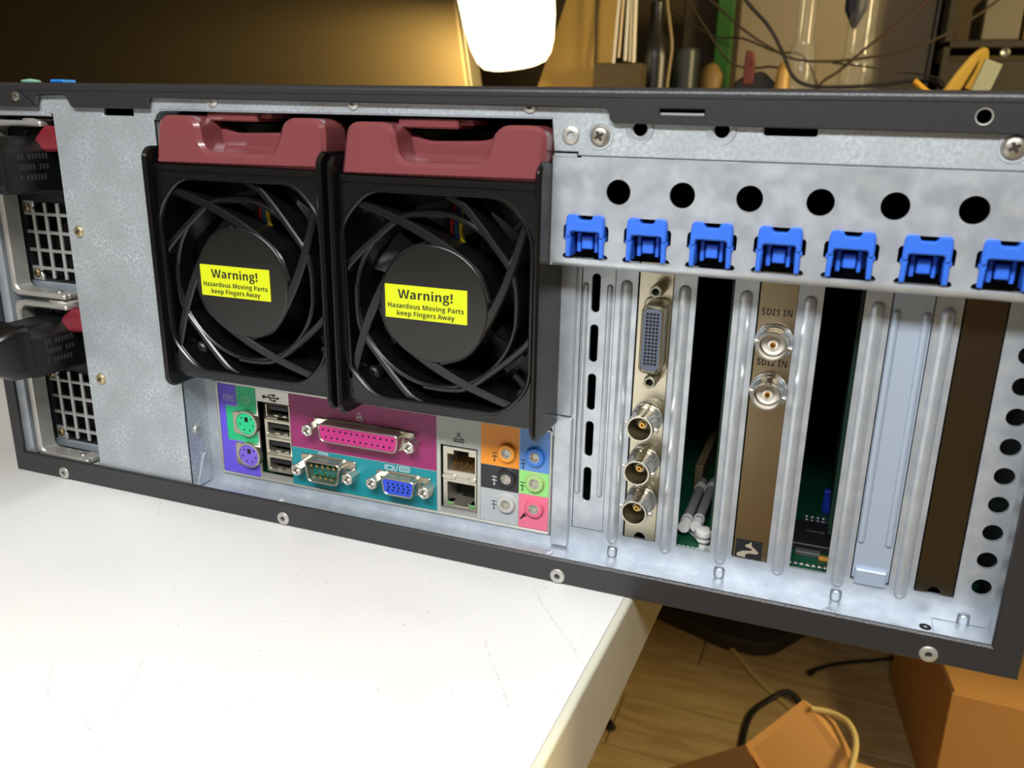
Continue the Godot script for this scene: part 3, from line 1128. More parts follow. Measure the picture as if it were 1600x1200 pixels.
func ports() -> void:
	var t := thing("io_shield", "silver port panel with purple, green, maroon, teal, orange and blue fields below the fans", "port panel", Vector3(-103, -2, 0))
	var s := MB.new()
	var usb := MB.rect(-160.4, 1.4, -143.6, 35.0)
	var lan := MB.rect(-72.4, 1.4, -56.2, 29.0)
	s.prism(MB.rr(-181.8, -2.0, -25.2, 42.0, 1.0), -0.8, 0.0, 0, 0, [usb, lan])
	for q in [[-181.9, -2.1, -180.7, 42.1], [-26.1, -2.1, -25.0, 42.1], [-181.9, 40.9, -25.0, 42.1], [-181.9, -2.1, -25.0, -1.0]]:
		s.box(q[0], q[1], -0.8, q[2], q[3], 0.8, 0.3)
	part("shield_plate", s, tone(196, 196, 188, 0.32, 0.7), t)
	var zones := [
		["purple", [V(-180.6, -0.9), V(-161.3, -0.9), V(-161.3, 14.6), V(-177.3, 14.6), V(-177.3, 31.0), V(-171.3, 31.0), V(-171.3, 40.6), V(-180.6, 40.6)], tone(98, 80, 205, 0.4)],
		["green", [V(-177.2, 14.9), V(-161.2, 14.9), V(-161.0, 40.6), V(-171.0, 40.6), V(-171.0, 30.7), V(-177.2, 30.7)], tone(28, 178, 120, 0.4)],
		["maroon", [V(-143.5, 16.8), V(-74.2, 16.8), V(-74.2, 40.6), V(-144.0, 40.6)], tone(140, 36, 96, 0.42)],
		["teal", [V(-144.0, -0.9), V(-74.2, -0.9), V(-74.2, 16.5), V(-143.5, 16.5)], tone(8, 132, 142, 0.42)],
		["orange", [V(-54.7, 23.6), V(-38.6, 23.6), V(-38.6, 40.6), V(-54.7, 40.6)], tone(226, 140, 32, 0.45)],
		["black", [V(-54.7, 13.4), V(-38.6, 13.4), V(-38.6, 23.4), V(-54.7, 23.4)], tone(40, 42, 46, 0.45)],
		["light blue", [V(-38.4, 23.7), V(-26.2, 23.7), V(-26.2, 40.6), V(-38.4, 40.6)], tone(90, 138, 205, 0.45)],
		["light green", [V(-38.4, 13.7), V(-26.2, 13.7), V(-26.2, 23.5), V(-38.4, 23.5)], tone(140, 212, 120, 0.45)],
		["pink", [V(-38.4, -0.9), V(-26.2, -0.9), V(-26.2, 13.5), V(-38.4, 13.5)], tone(220, 110, 138, 0.45)],
		["grey", [V(-54.7, -0.9), V(-38.6, -0.9), V(-38.6, 13.2), V(-54.7, 13.2)], tone(170, 176, 178, 0.5)],
		["grey", [V(-74.0, -0.9), V(-72.4, -0.9), V(-72.4, 29.0), V(-56.2, 29.0), V(-56.2, -0.9), V(-54.9, -0.9), V(-54.9, 40.6), V(-74.0, 40.6)], tone(170, 174, 168, 0.5)]]
	for z in zones:
		var m := MB.new()
		m.prism(PackedVector2Array(z[1]), -0.2, 0.14)
		part("colour_field", m, z[2], t, z[0] + " field")
	icons(t)
	var b := thing("motherboard", "green circuit board whose rear ports poke through the coloured panel", "motherboard", Vector3(-60, -3, -60))
	var pc := MB.new()
	pc.box(-186, -2.0, -260, 128, -0.2, -1.6)
	part("circuit_board", pc, board, b)
	# mouse and keyboard sockets
	for n in 2:
		var cx: float = [-165.4, -165.2][n]
		var cy: float = [24.4, 9.5][n]
		var sh := MB.new()
		sh.prism(MB.rr(-8.4, -6.3, 2.6, 4.6, 1.8), -0.5, 0.6, 0.4)
		sh.lathe([[6.0, 0], [6.0, 2.0], [5.7, 2.5], [5.1, 2.5], [4.9, 1.4]], 30)
		var pt := part(["mouse_port", "keyboard_port"][n], moved(sh, Vector3(cx, cy, 0)), tone(196, 190, 172, 0.3, 0.9), b)
		var fa := MB.new()
		fa.prism(MB.circ(0, 0, 5.0, 26), 0, 1.9)
		part("socket_face", moved(fa, Vector3(cx, cy, 0)), [tone(24, 190, 130, 0.4), tone(118, 92, 205, 0.4)][n], pt)
		var ho := MB.new()
		for k in 6:
			var a := -PI * 0.5 + (k - 2.5) * 0.92
			ho.prism(MB.circ(cos(a) * 3.4, sin(a) * 3.4, 0.42, 8), 1.5, 1.94)
		ho.box(-0.9, 0.7, 1.5, 0.9, 2.9, 1.94)
		part("pin_hole", moved(ho, Vector3(cx, cy, 0)), hole, pt)
	# four stacked USB sockets
	for k in 4:
		var y := 29.6 - 8.25 * k
		var m := MB.new()
		m.prism(MB.rect(-157.0, y - 1.9, -143.7, y + (5.3 if k == 0 else 6.4)), -10, 0.6, 0.3, 0, [MB.rr(-155.4, y - 0.2, -144.2, y + 4.7, 0.4, 2)])
		m.box(-155.6, y - 1.4, 0.4, -150, y - 0.7, 1.0, 0.2)
		m.box(-152.0, y - 0.4, -2, -149.6, y + 0.5, 0.4, 0.2)
		m.box(-147.6, y - 0.4, -2, -145.6, y + 0.5, 0.4, 0.2)
		var u := part("usb_port", m, tone(196, 190, 172, 0.3, 0.9), b)
		var i := MB.new()
		i.box(-155, y + 2.0, -9, -144.4, y + 4.0, -0.6, 0.2)
		part("tongue", i, tone(20, 20, 24, 0.4), u)
		var ba := MB.new()
		ba.box(-155.4, y - 0.2, -9.8, -144.2, y + 4.7, -9)
		part("cavity", ba, hole, u)
	# parallel, serial and video connectors
	for d in [["parallel_port", -125.9, 24.3, -89.2, 30.9, 1.2, tone(182, 34, 118, 0.4), 13], ["serial_port", -133.4, 4.9, -117.2, 13.4, 1.4, tone(8, 104, 100, 0.4), 5], ["video_port", -96.4, 5.6, -82.2, 11.9, 1.1, tone(36, 72, 205, 0.4), 5]]:
		var x0: float = d[1]
		var y0: float = d[2]
		var x1: float = d[3]
		var y1: float = d[4]
		var sh := MB.new()
		sh.prism(dsub(x0, y0, x1, y1, d[5], 0.7), -0.4, 6.0, 0.3, 0, [dsub(x0, y0, x1, y1, d[5])])
		sh.prism(dsub(x0, y0, x1, y1, d[5], 1.5), -0.4, 0.9, 0.4, 0, [dsub(x0, y0, x1, y1, d[5])])
		for q in [x0 - 2.8, x1 + 2.8]:
			sh.prism(MB.rr(q - 2.6, (y0 + y1) / 2 + 1.6, q + 2.6, y1 + 1.2, 0.6), -0.3, 1.0, 0.3)
		var pt := part(d[0], sh, tone(190, 184, 168, 0.28, 0.9), b)
		var fc := MB.new()
		var deep: float = 5.6 if d[0] != "serial_port" else 1.2
		fc.prism(dsub(x0, y0, x1, y1, d[5], 0.1), -0.3, deep)
		part("insert", fc, d[6], pt)
		var n: int = d[7]
		var pin := MB.new()
		var rows := [n, n - 1] if d[0] != "video_port" else [n, n, n]
		var cx := (x0 + x1) / 2
		var step: float = 2.72 if n == 13 else 2.75 if d[0] == "serial_port" else 2.25
		for r in rows.size():
			for k in rows[r]:
				var px: float = cx + (k - (rows[r] - 1) / 2.0) * step + (0.5 if d[0] == "video_port" and r == 1 else 0.0)
				var py: float = lerpf(y1 - 1.7, y0 + 1.7, float(r) / (rows.size() - 1))
				pin.prism(MB.circ(px, py, 0.5, 8), deep - 0.3, deep + (0.04 if d[0] != "serial_port" else 4.0), 0.01)
		part("contact", pin, hole if d[0] != "serial_port" else gold, pt)
		var sx: Array = {"parallel_port": [-131.6, 27.6, -84.0, 27.4], "serial_port": [-138.1, 8.6, -113.0, 8.6], "video_port": [-101.5, 8.7, -77.4, 8.7]}[d[0]]
		for q in 2:
			part("jack_screw", hexnut(sx[q * 2], sx[q * 2 + 1], -0.3, 6.2, 2.75), nickel, pt)
	# two network sockets
	var lm := MB.new()
	var lf := tone(206, 202, 186, 0.3, 0.85)
	for n in 2:
		var y := 17.0 if n == 0 else 2.6
		var m := MB.new()
		var op := PackedVector2Array([V(-69.2, y + 1.4), V(-57.3, y + 1.4), V(-57.3, y + 8.4), V(-60.0, y + 8.4), V(-60.0, y + 10.2), V(-66.4, y + 10.2), V(-66.4, y + 8.4), V(-69.2, y + 8.4)])
		if n == 1:
			op = PackedVector2Array([V(-69.2, y + 2.0), V(-66.4, y + 2.0), V(-66.4, y + 0.6), V(-60.0, y + 0.6), V(-60.0, y + 2.0), V(-57.3, y + 2.0), V(-57.3, y + 10.6), V(-69.2, y + 10.6)])
		m.prism(MB.rect(-71.2, 1.8 if n == 1 else 15.6, -56.4, 15.6 if n == 1 else 28.6), -10, 0.5, 0.2, 0, [op])
		if n == 0:
			m.prism(MB.rr(-71.4, 14.6, -65.2, 16.8, 1.0), 0.3, 1.1, 0.3)
			m.prism(MB.rr(-60, 14.4, -56.4, 16.6, 1.0), 0.3, 1.1, 0.3)
		var p := part("network_port", m, lf, b)
		var ca := MB.new()
		ca.box(-69.4, y, -10, -57, y + 10.6, -9)
		part("cavity", ca, hole, p)
		var pn := MB.new()
		for k in 8:
			pn.xf = Transform3D(Basis(Vector3(1, 0, 0), 0.5 if n == 0 else -0.5), Vector3(-67.6 + k * 1.27, y + (3.4 if n == 0 else 8.4), -4))
			pn.box(-0.22, -0.2, -4.0, 0.22, 0.2, 3.6)
		pn.xf = Transform3D.IDENTITY
		part("contact", pn, gold, p)
		for k in 2:
			var le := MB.new()
			var lx := -69.2 + k * 9.6
			var ly := y + 8.7 if n == 0 else y + 0.3
			le.box(lx, ly, -3, lx + 2.5, ly + 1.7, 0.4 if n == 0 else 0.6, 0.2)
			part("indicator", le, tone(30, 30, 30, 0.3) if n == 0 else tone(96, 150, 90, 0.3), p)
	# six audio jacks
	var jk := [[-43.5, 29.9, tone(232, 150, 40, 0.4), "orange"], [-43.4, 19.1, tone(30, 32, 35, 0.4), "black"], [-43.4, 8.2, tone(180, 182, 180, 0.4), "grey"], [-31.8, 30.1, tone(60, 128, 222, 0.4), "blue"], [-31.7, 19.3, tone(160, 196, 120, 0.4), "light green"], [-31.6, 8.4, tone(220, 100, 126, 0.4), "pink"]]
	for j in jk:
		var m := MB.new()
		m.lathe([[4.3, -0.2], [4.3, 0.2], [3.7, 0.5], [3.7, 1.4], [3.4, 1.8], [2.1, 1.9], [1.8, 1.4], [1.75, -2.5], [0, -2.6]], 30)
		var o := part("audio_jack", moved(m, Vector3(j[0], j[1], 0)), j[2], b, j[3] + " audio jack")
		var sl := MB.new()
		sl.lathe([[2.2, 1.85], [1.75, 2.0], [1.6, 1.1], [1.2, 0.5], [0.0, 0.4]], 22)
		part("sleeve", moved(sl, Vector3(j[0], j[1], 0)), tone(190, 186, 176, 0.35, 0.7), o)
	inner_pieces(b)

func icons(t: Node3D) -> void:
	var z0 := 0.1
	var z1 := 0.22
	var lightink := tone(206, 206, 214, 0.6)
	var m := MB.new()  # trident
	m.box(-156.4, 37.2, z0, -149.6, 37.6, z1)
	m.prism(MB.circ(-156.6, 37.4, 0.8, 12), z0, z1)
	m.prism(PackedVector2Array([V(-149.8, 36.8), V(-148.6, 37.4), V(-149.8, 38.0)]), z0, z1)
	m.prism(MB.ribbon([V(-155, 37.4), V(-153.8, 38.6), V(-151.8, 38.6)], 0.4), z0, z1)
	m.prism(MB.ribbon([V(-154, 37.4), V(-152.8, 36.2), V(-151.4, 36.2)], 0.4), z0, z1)
	m.prism(MB.circ(-151.4, 38.6, 0.6, 10), z0, z1)
	m.box(-151.6, 35.7, z0, -150.6, 36.7, z1)
	part("trident_symbol", m, ink, t)
	var k := MB.new()  # keyboard
	k.prism(MB.rect(-178.0, 33.2, -172.6, 35.8), z0, z1, 0, 0, [MB.rect(-177.8, 33.4, -172.8, 35.6)])
	k.box(-177.2, 34.7, z0, -173.4, 34.95, z1)
	k.box(-176.8, 34.1, z0, -173.8, 34.3, z1)
	part("keyboard_symbol", k, lightink, t)
	var mo := MB.new()  # mouse
	mo.prism(MB.rr(-167.8, 33.2, -164.2, 36.2, 1.2), z0, z1, 0, 0, [MB.rr(-167.5, 33.5, -164.5, 35.9, 1.0)])
	mo.box(-165.8, 33.4, z0, -165.6, 36.0, z1)
	mo.box(-164.2, 34.2, z0, -163.0, 34.5, z1)
	part("mouse_symbol", mo, tone(150, 200, 176, 0.6), t)
	var pr := MB.new()  # printer
	pr.prism(MB.rect(-110.8, 33.4, -108.0, 34.8), z0, z1, 0, 0, [MB.rect(-110.5, 33.7, -108.3, 34.5)])
	pr.prism(MB.rect(-110.4, 34.8, -109.0, 36.8), z0, z1, 0, 0, [MB.rect(-110.15, 35.0, -109.25, 36.5)])
	pr.box(-109.0, 35.2, z0, -108.2, 35.5, z1)
	part("printer_symbol", pr, lightink, t)
	for q in [-128.0, -88.9]:  # serial mark
		var s := MB.new()
		s.prism(MB.rr(q - 2.4, 13.9, q + 2.4, 16.1, 0.5), z0, z1, 0, 0, [MB.rr(q - 2.1, 14.2, q + 2.1, 15.8, 0.4)])
		part("serial_symbol", s, lightink, t)
		writing("lettering", "10101", 3.3, 0.95, lightink, t, Vector3(q, 15.0, z1))
	var sc := MB.new()  # display
	sc.prism(MB.rect(-97.3, 13.6, -94.4, 15.8), z0, z1, 0, 0, [MB.rect(-97.0, 13.9, -94.7, 15.5)])
	sc.box(-98.1, 13.6, z0, -97.8, 15.8, z1)
	sc.box(-93.9, 13.6, z0, -93.6, 15.8, z1)
	sc.prism(MB.ribbon([V(-93.2, 13.2), V(-91.9, 16.2)], 0.3), z0, z1)
	part("display_symbol", sc, lightink, t)
	var ne := MB.new()  # network tree
	for q in [[-64.4, 34.2], [-66.0, 31.8], [-64.3, 31.8], [-62.6, 31.8]]:
		ne.prism(MB.rect(q[0] - 0.65, q[1] - 0.6, q[0] + 0.65, q[1] + 0.6), z0, z1, 0, 0, [MB.rect(q[0] - 0.35, q[1] - 0.3, q[0] + 0.35, q[1] + 0.3)])
	ne.prism(MB.ribbon([V(-66.4, 30.9), V(-62.0, 30.9)], 0.25), z0, z1)
	ne.prism(MB.ribbon([V(-66.0, 32.4), V(-64.4, 33.6), V(-62.6, 32.4)], 0.25), z0, z1)
	part("network_symbol", ne, ink, t)
	for q in [[-48.9, 27.3, ink], [-48.9, 17.2, lightink], [-48.9, 6.6, ink], [-36.8, 26.2, ink], [-37.0, 16.8, ink]]:
		var a := MB.new()  # waves over an arrow
		for w in 2:
			var arc := []
			for i in 6:
				var an := PI * 0.2 + i * PI * 0.6 / 5
				arc.append(V(q[0] + cos(an) * 1.3, q[1] + 1.0 - w * 1.5 + sin(an) * 0.7))
			a.prism(MB.ribbon(arc, 0.3), z0, z1)
		a.prism(MB.ribbon([V(q[0], q[1] + 1.2), V(q[0], q[1] - 1.6)], 0.3), z0, z1)
		a.prism(PackedVector2Array([V(q[0] - 0.5, q[1] - 1.4), V(q[0], q[1] - 2.2), V(q[0] + 0.5, q[1] - 1.4)]), z0, z1)
		part("audio_symbol", a, q[2], t)
	var mi := MB.new()  # microphone
	mi.prism(MB.ribbon([V(-37.6, 2.6), V(-36.0, 4.4)], 0.7), z0, z1)
	mi.prism(MB.circ(-36.0, 4.4, 0.7, 10), z0, z1)
	mi.prism(MB.ribbon([V(-36.2, 5.6), V(-35.0, 5.2), V(-34.8, 4.0)], 0.25), z0, z1)
	part("microphone_symbol", mi, ink, t)

func inner_pieces(b: Node3D) -> void:
	var grey_rod := tone(130, 130, 130, 0.5)
	for q in [[24.6, -14.0], [29.0, -16.0]]:
		var r := MB.new()
		r.lathe([[0, -46], [2.0, -46], [2.0, 0], [0, 0]], 14)
		var rod := part("rod", moved(r, Vector3(q[0], 4.6, q[1])), grey_rod, b, "grey rod")
		for e in [[0.4, -4.6], [-6.2, -8.0], [-37.0, -41.0]]:
			var w := MB.new()
			w.lathe([[0, e[1]], [2.25, e[1]], [2.25, e[0]], [0, e[0]]], 14)
			part("end_band", moved(w, Vector3(q[0], 4.6, q[1])), tone(215, 215, 212, 0.5), rod)
	var st := MB.new()
	var ks := MB.new()
	ks.lathe([[0, 0], [1.6, 0], [1.6, 3.0], [2.6, 3.2], [2.6, 4.0], [1.9, 4.2], [1.9, 5.0], [2.9, 5.2], [3.4, 6.2], [3.2, 7.6], [2.6, 8.0], [0, 8.1]], 22)
	for p in ks.v:
		st.v.append(Vector3(p.x, p.z, -p.y) + Vector3(33.0, -0.2, -9.0))
	part("retaining_post", st, tone(205, 205, 202, 0.35), b, "white retaining post")
	var fo := MB.new()
	fo.prism(MB.fillet([V(23.4, 22.0), V(36.6, 4.6), V(37, 12), V(28, 24)], 1.0), -2.4, -1.6)
	rotate_into(fo)
	var fo2 := MB.new()
	for p in fo.v:
		fo2.v.append(Vector3(p.x, p.y, -p.z))
	for i in range(0, fo2.v.size(), 3):
		var sw := fo2.v[i]
		fo2.v[i] = fo2.v[i + 1]
		fo2.v[i + 1] = sw
	part("post_foot", moved(fo2, Vector3(0, -1.2, 0)), tone(190, 190, 188, 0.4), b)
	var cs := MB.new()
	cs.box(20.5, -0.2, -150, 24.0, 11, -62, 0.4)
	part("edge_socket", cs, tone(120, 104, 74, 0.6), b, "beige edge socket")
	var cs2 := MB.new()
	cs2.box(30.0, -0.2, -200, 33.5, 60, -110, 0.4)
	part("riser", cs2, tone(96, 88, 70, 0.6), b)
	var ch := MB.new()
	ch.box(62.5, -0.2, -44, 79.5, 2.6, -22, 0.4)
	var chip := part("chip", ch, tone(34, 34, 36, 0.4), b, "black chip")
	var bs := Basis(Vector3(1, 0, 0), -PI / 2)
	writing("lettering", "CM8738", 6.5, 1.7, tone(120, 120, 120, 0.6), chip, Vector3(72.5, 2.65, -34), false, bs)
	var cl := MB.new()
	cl.box(66.0, -0.2, -20.6, 75.0, 1.6, -17.4, 0.3)
	part("chip", cl, tone(80, 82, 84, 0.4), b)
	var jp := MB.new()
	jp.box(74.0, -0.2, -62.0, 78.5, 10.0, -58.5, 0.5)
	part("jumper", jp, tone(34, 60, 190, 0.4), b, "blue jumper block")
	var so := MB.new()
	so.lathe([[0.9, 0], [0.75, 0.4], [0.3, 0.7], [0, 0.75]], 10)
	var dot := MB.new()
	for p in so.v:
		dot.v.append(Vector3(p.x, p.z, -p.y))
	for k in 7:
		part("solder_joint", moved(dot, Vector3(64.6 + k * 2.1, -0.2, -11.0)), tone(220, 220, 220, 0.25, 0.9), b)
	for k in 9:
		part("solder_joint", moved(dot, Vector3(68.5 + (k % 5) * 2.2, -0.2, -50.0 - (k / 5) * 3.4)), tone(220, 220, 220, 0.25, 0.9), b)
	for k in 6:
		part("solder_joint", moved(dot, Vector3(24.4 + k * 1.7, -0.2, -7.0)), tone(150, 200, 170, 0.3), b)
	var og := MB.new()
	og.box(74.5, -0.2, -18.0, 79.0, 1.2, -15.6, 0.3)
	part("capacitor", og, tone(190, 130, 40, 0.4), b, "orange capacitor")
	var cb := MB.new()
	cb.box(35.5, 10, -180, 36.8, 106, -4)
	part("card_edge", cb, tone(12, 48, 34, 0.5), b)
	var cb2 := MB.new()
	cb2.box(76.4, 12, -180, 77.6, 106, -14)
	part("card_edge", cb2, tone(12, 48, 34, 0.5), b)

# ---------------------------------------------------------------- cards and slot covers
func bracket(x0: float, x1: float, notch := true) -> MB:
	var m := MB.new()
	var p := PackedVector2Array([V(x1, 3.3), V(x1, 118), V(x0, 118), V(x0, 3.3)])
	if notch:
		var c := (x0 + x1) / 2
		for k in 9:
			var a := PI - k * PI / 8
			p.append(V(c + cos(a) * 2.2, 3.3 + sin(a) * 2.6))
	m.prism(p, -1.3, -0.3, 0.15)
	return m

func bnc(x: float, y: float, z: float, r: float, base: float) -> Array:
	var m := MB.new()
	m.lathe([[base, -0.5], [base, 1.1], [base - 0.5, 1.6], [base - 0.7, 2.6], [r + 0.35, 3.0], [r + 0.35, 4.4], [r, 4.8], [r, z - 0.5], [r - 0.25, z], [r - 0.75, z], [r - 0.8, 3.0], [1.9, 2.8]], 40)
	for s in [-1, 1]:
		var l := MB.new()
		l.lathe([[0.85, 0], [0.85, 1.2], [0.6, 1.5], [0, 1.55]], 12)
		for p in l.v:
			var q := Vector3(p.z + r - 0.2, p.y, -p.x)
			q = q if s > 0 else Vector3(-q.x, q.y, -q.z)
			m.v.append(q.rotated(Vector3(0, 0, 1), -0.15) + Vector3(0, 0, z - 3.2))
	var d := MB.new()
	d.lathe([[r - 0.8, 2.4], [r - 1.2, 4.0], [1.7, z * 0.42], [1.6, z * 0.62], [0.9, z * 0.62], [0.85, z * 0.4], [0, z * 0.4]], 26)
	var g := MB.new()
	g.lathe([[1.0, z * 0.5], [0.95, z * 0.7], [0.45, z * 0.7], [0.4, z * 0.5], [0, z * 0.5]], 14)
	return [moved(m, Vector3(x, y, 0)), moved(d, Vector3(x, y, 0)), moved(g, Vector3(x, y, 0))]

func cards() -> void:
	# perforated cover of the first slot
	var t := thing("slot_cover", "perforated galvanised slot cover with long oval holes left of the gridded connector", "slot cover", Vector3(-10, 3, 0))
	var holes := []
	for k in 6:
		holes.append(MB.rr(-12.6, 15.0 + k * 18.45, -9.6, 29.0 + k * 18.45, 1.45, 6))
	var m := MB.new()
	m.prism(MB.rr(-16.2, 3.4, -4.1, 126, 0.4, 2), -1.2, -0.2, 0.15, 0, holes)
	part("cover_plate", m, galv, t)
	for x in [-14.8, -6.0]:
		var b := MB.new()
		b.bead(x, 17.6, 99.4, 2.3, 1.0, -0.2)
		part("stiffening_bead", b, galv, t)
	# blank cover
	t = thing("slot_cover", "plain pale slot cover with two raised ribs left of the dark bracket", "slot cover", Vector3(91, 3, 0))
	m = MB.new()
	m.prism(MB.rr(85.6, 4.0, 97.4, 118, 0.4, 2), -1.2, -0.2, 0.15)
	part("cover_plate", m, tone(172, 186, 204, 0.45, 0.3), t)
	for x in [86.9, 95.7]:
		var b := MB.new()
		b.bead(x, 17.6, 99.4, 2.3, 1.2, -0.2)
		part("stiffening_bead", b, tone(172, 186, 204, 0.45, 0.3), t)
	m = MB.new()
	m.prism(MB.rr(86.4, 2.6, 96.6, 8.4, 0.6, 2), -0.4, 1.6, 0.5)
	part("holding_tongue", m, tone(172, 186, 204, 0.45, 0.3), t)
	# bracket with the gridded connector and three coaxial sockets
	t = thing("video_card", "bronze toned bracket with a gridded connector above three coaxial sockets", "expansion card", Vector3(10, 3, -20))
	part("bracket", bracket(4.4, 16.2), tone(206, 200, 180, 0.3, 1.0), t)
	m = MB.new()
	m.box(4.6, 12, -160, 5.8, 100, -2)
	part("circuit_board", m, board, t)
	m = MB.new()
	var fl := MB.rr(6.6, 69.6, 16.0, 96.4, 2.4)
	m.prism(fl, -0.6, 0.8, 0.4)
	m.prism(MB.rr(7.5, 71.0, 15.2, 95.0, 2.2), 0.6, 8.6, 0.5, 0, [MB.rr(8.3, 72.2, 14.4, 93.6, 1.5)])
	var con := part("gridded_connector", m, tone(178, 172, 150, 0.28, 0.95), t)
	m = MB.new()
	m.prism(MB.rr(8.2, 72.1, 14.5, 93.7, 1.5), 1, 8.3, 0.2)
	part("insert", m, tone(86, 94, 112, 0.45), con)
	m = MB.new()
	for i in 4:
		for j in 15:
			m.box(9.2 + i * 1.2, 74.2 + j * 1.25, 8.1, 10.05 + i * 1.2, 75.05 + j * 1.25, 8.34)
	part("contact_hole", m, hole, con)
	for y in [99.8, 68.0]:
		var js := part("jack_screw", hexnut(11.8, y, -0.6, 8.6, 2.3), tone(160, 158, 138, 0.3, 1.0), con)
		js.set_meta("label", "silver hexagonal jack screw")
		m = MB.new()
		m.prism(MB.circ(11.8, y, 1.15, 14), 6.0, 6.6)
		part("screw_bore", m, hole, con)
	for y in [52.5, 35.9, 20.4]:
		var q := bnc(10.5, y, 14.0, 4.85, 5.7)
		var c := part("coaxial_socket", q[0], tone(200, 196, 184, 0.2, 1.0), t)
		part("insulator", q[1], tone(186, 176, 150, 0.4, 0.5), c)
		part("centre_contact", q[2], gold, c)
	# bracket with SDI sockets
	t = thing("capture_card", "brown metal bracket lettered SDI1 IN and SDI2 IN with two coaxial sockets", "expansion card", Vector3(51, 3, -20))
	part("bracket", bracket(45.0, 57.0, false), tone(166, 152, 126, 0.33, 1.0), t)
	m = MB.new()
	m.box(45.2, 12, -170, 46.4, 100, -2)
	part("circuit_board", m, board, t)
	for y in [85.2, 68.0]:
		var q := bnc(51.1, y, 8.6, 4.95, 6.4)
		var c := part("coaxial_socket", q[0], tone(212, 210, 204, 0.22, 1.0), t)
		part("insulator", q[1], tone(226, 220, 210, 0.5), c)
		part("centre_contact", q[2], gold, c)
	writing("lettering", "SDI1 IN", 9.8, 2.4, ink, t, Vector3(51.0, 94.9, -0.26), true)
	writing("lettering", "SDI2 IN", 9.8, 2.4, ink, t, Vector3(51.1, 77.6, -0.26), true)
	m = MB.new()
	m.prism(MB.rect(45.7, 3.5, 55.0, 10.9), -0.5, -0.2)
	var em := part("emblem", m, ink, t, "black square emblem with a pale curved figure")
	m = MB.new()
	m.prism(MB.fillet([V(51.08, 10.58), V(51.26, 8.64), V(53.08, 7.34), V(53.99, 6.34), V(53.08, 5.76), V(50.80, 5.76), V(49.62, 5.33), V(49.26, 4.61), V(49.62, 3.82), V(46.25, 4.10), V(46.35, 5.18), V(48.17, 6.34), V(50.90, 6.77), V(51.81, 7.20), V(50.90, 7.78), V(49.26, 8.06), V(48.89, 8.78), V(50.17, 9.36)], 0.5, 3), -0.25, -0.12)
	part("emblem_figure", m, tone(214, 204, 178, 0.35, 0.6), em)
	# bracket in the last slot, its dark reflection put into the colour
	t = thing("blank_bracket", "metal slot bracket coloured dark for its reflection with notched foot beside the column of round holes", "slot cover", Vector3(111, 3, 0))
	part("bracket", bracket(106.0, 117.6), tone(112, 101, 84, 0.32, 1.0), t)

# ---------------------------------------------------------------- the bench behind
func P(a: Array) -> Array:  # [[x, y], ...] at one depth
	var o := []
	for i in range(1, a.size()):
		o.append(Vector3(a[i][0], a[i][1], a[0] + (a[i][2] if a[i].size() > 2 else 0.0)))
	return o

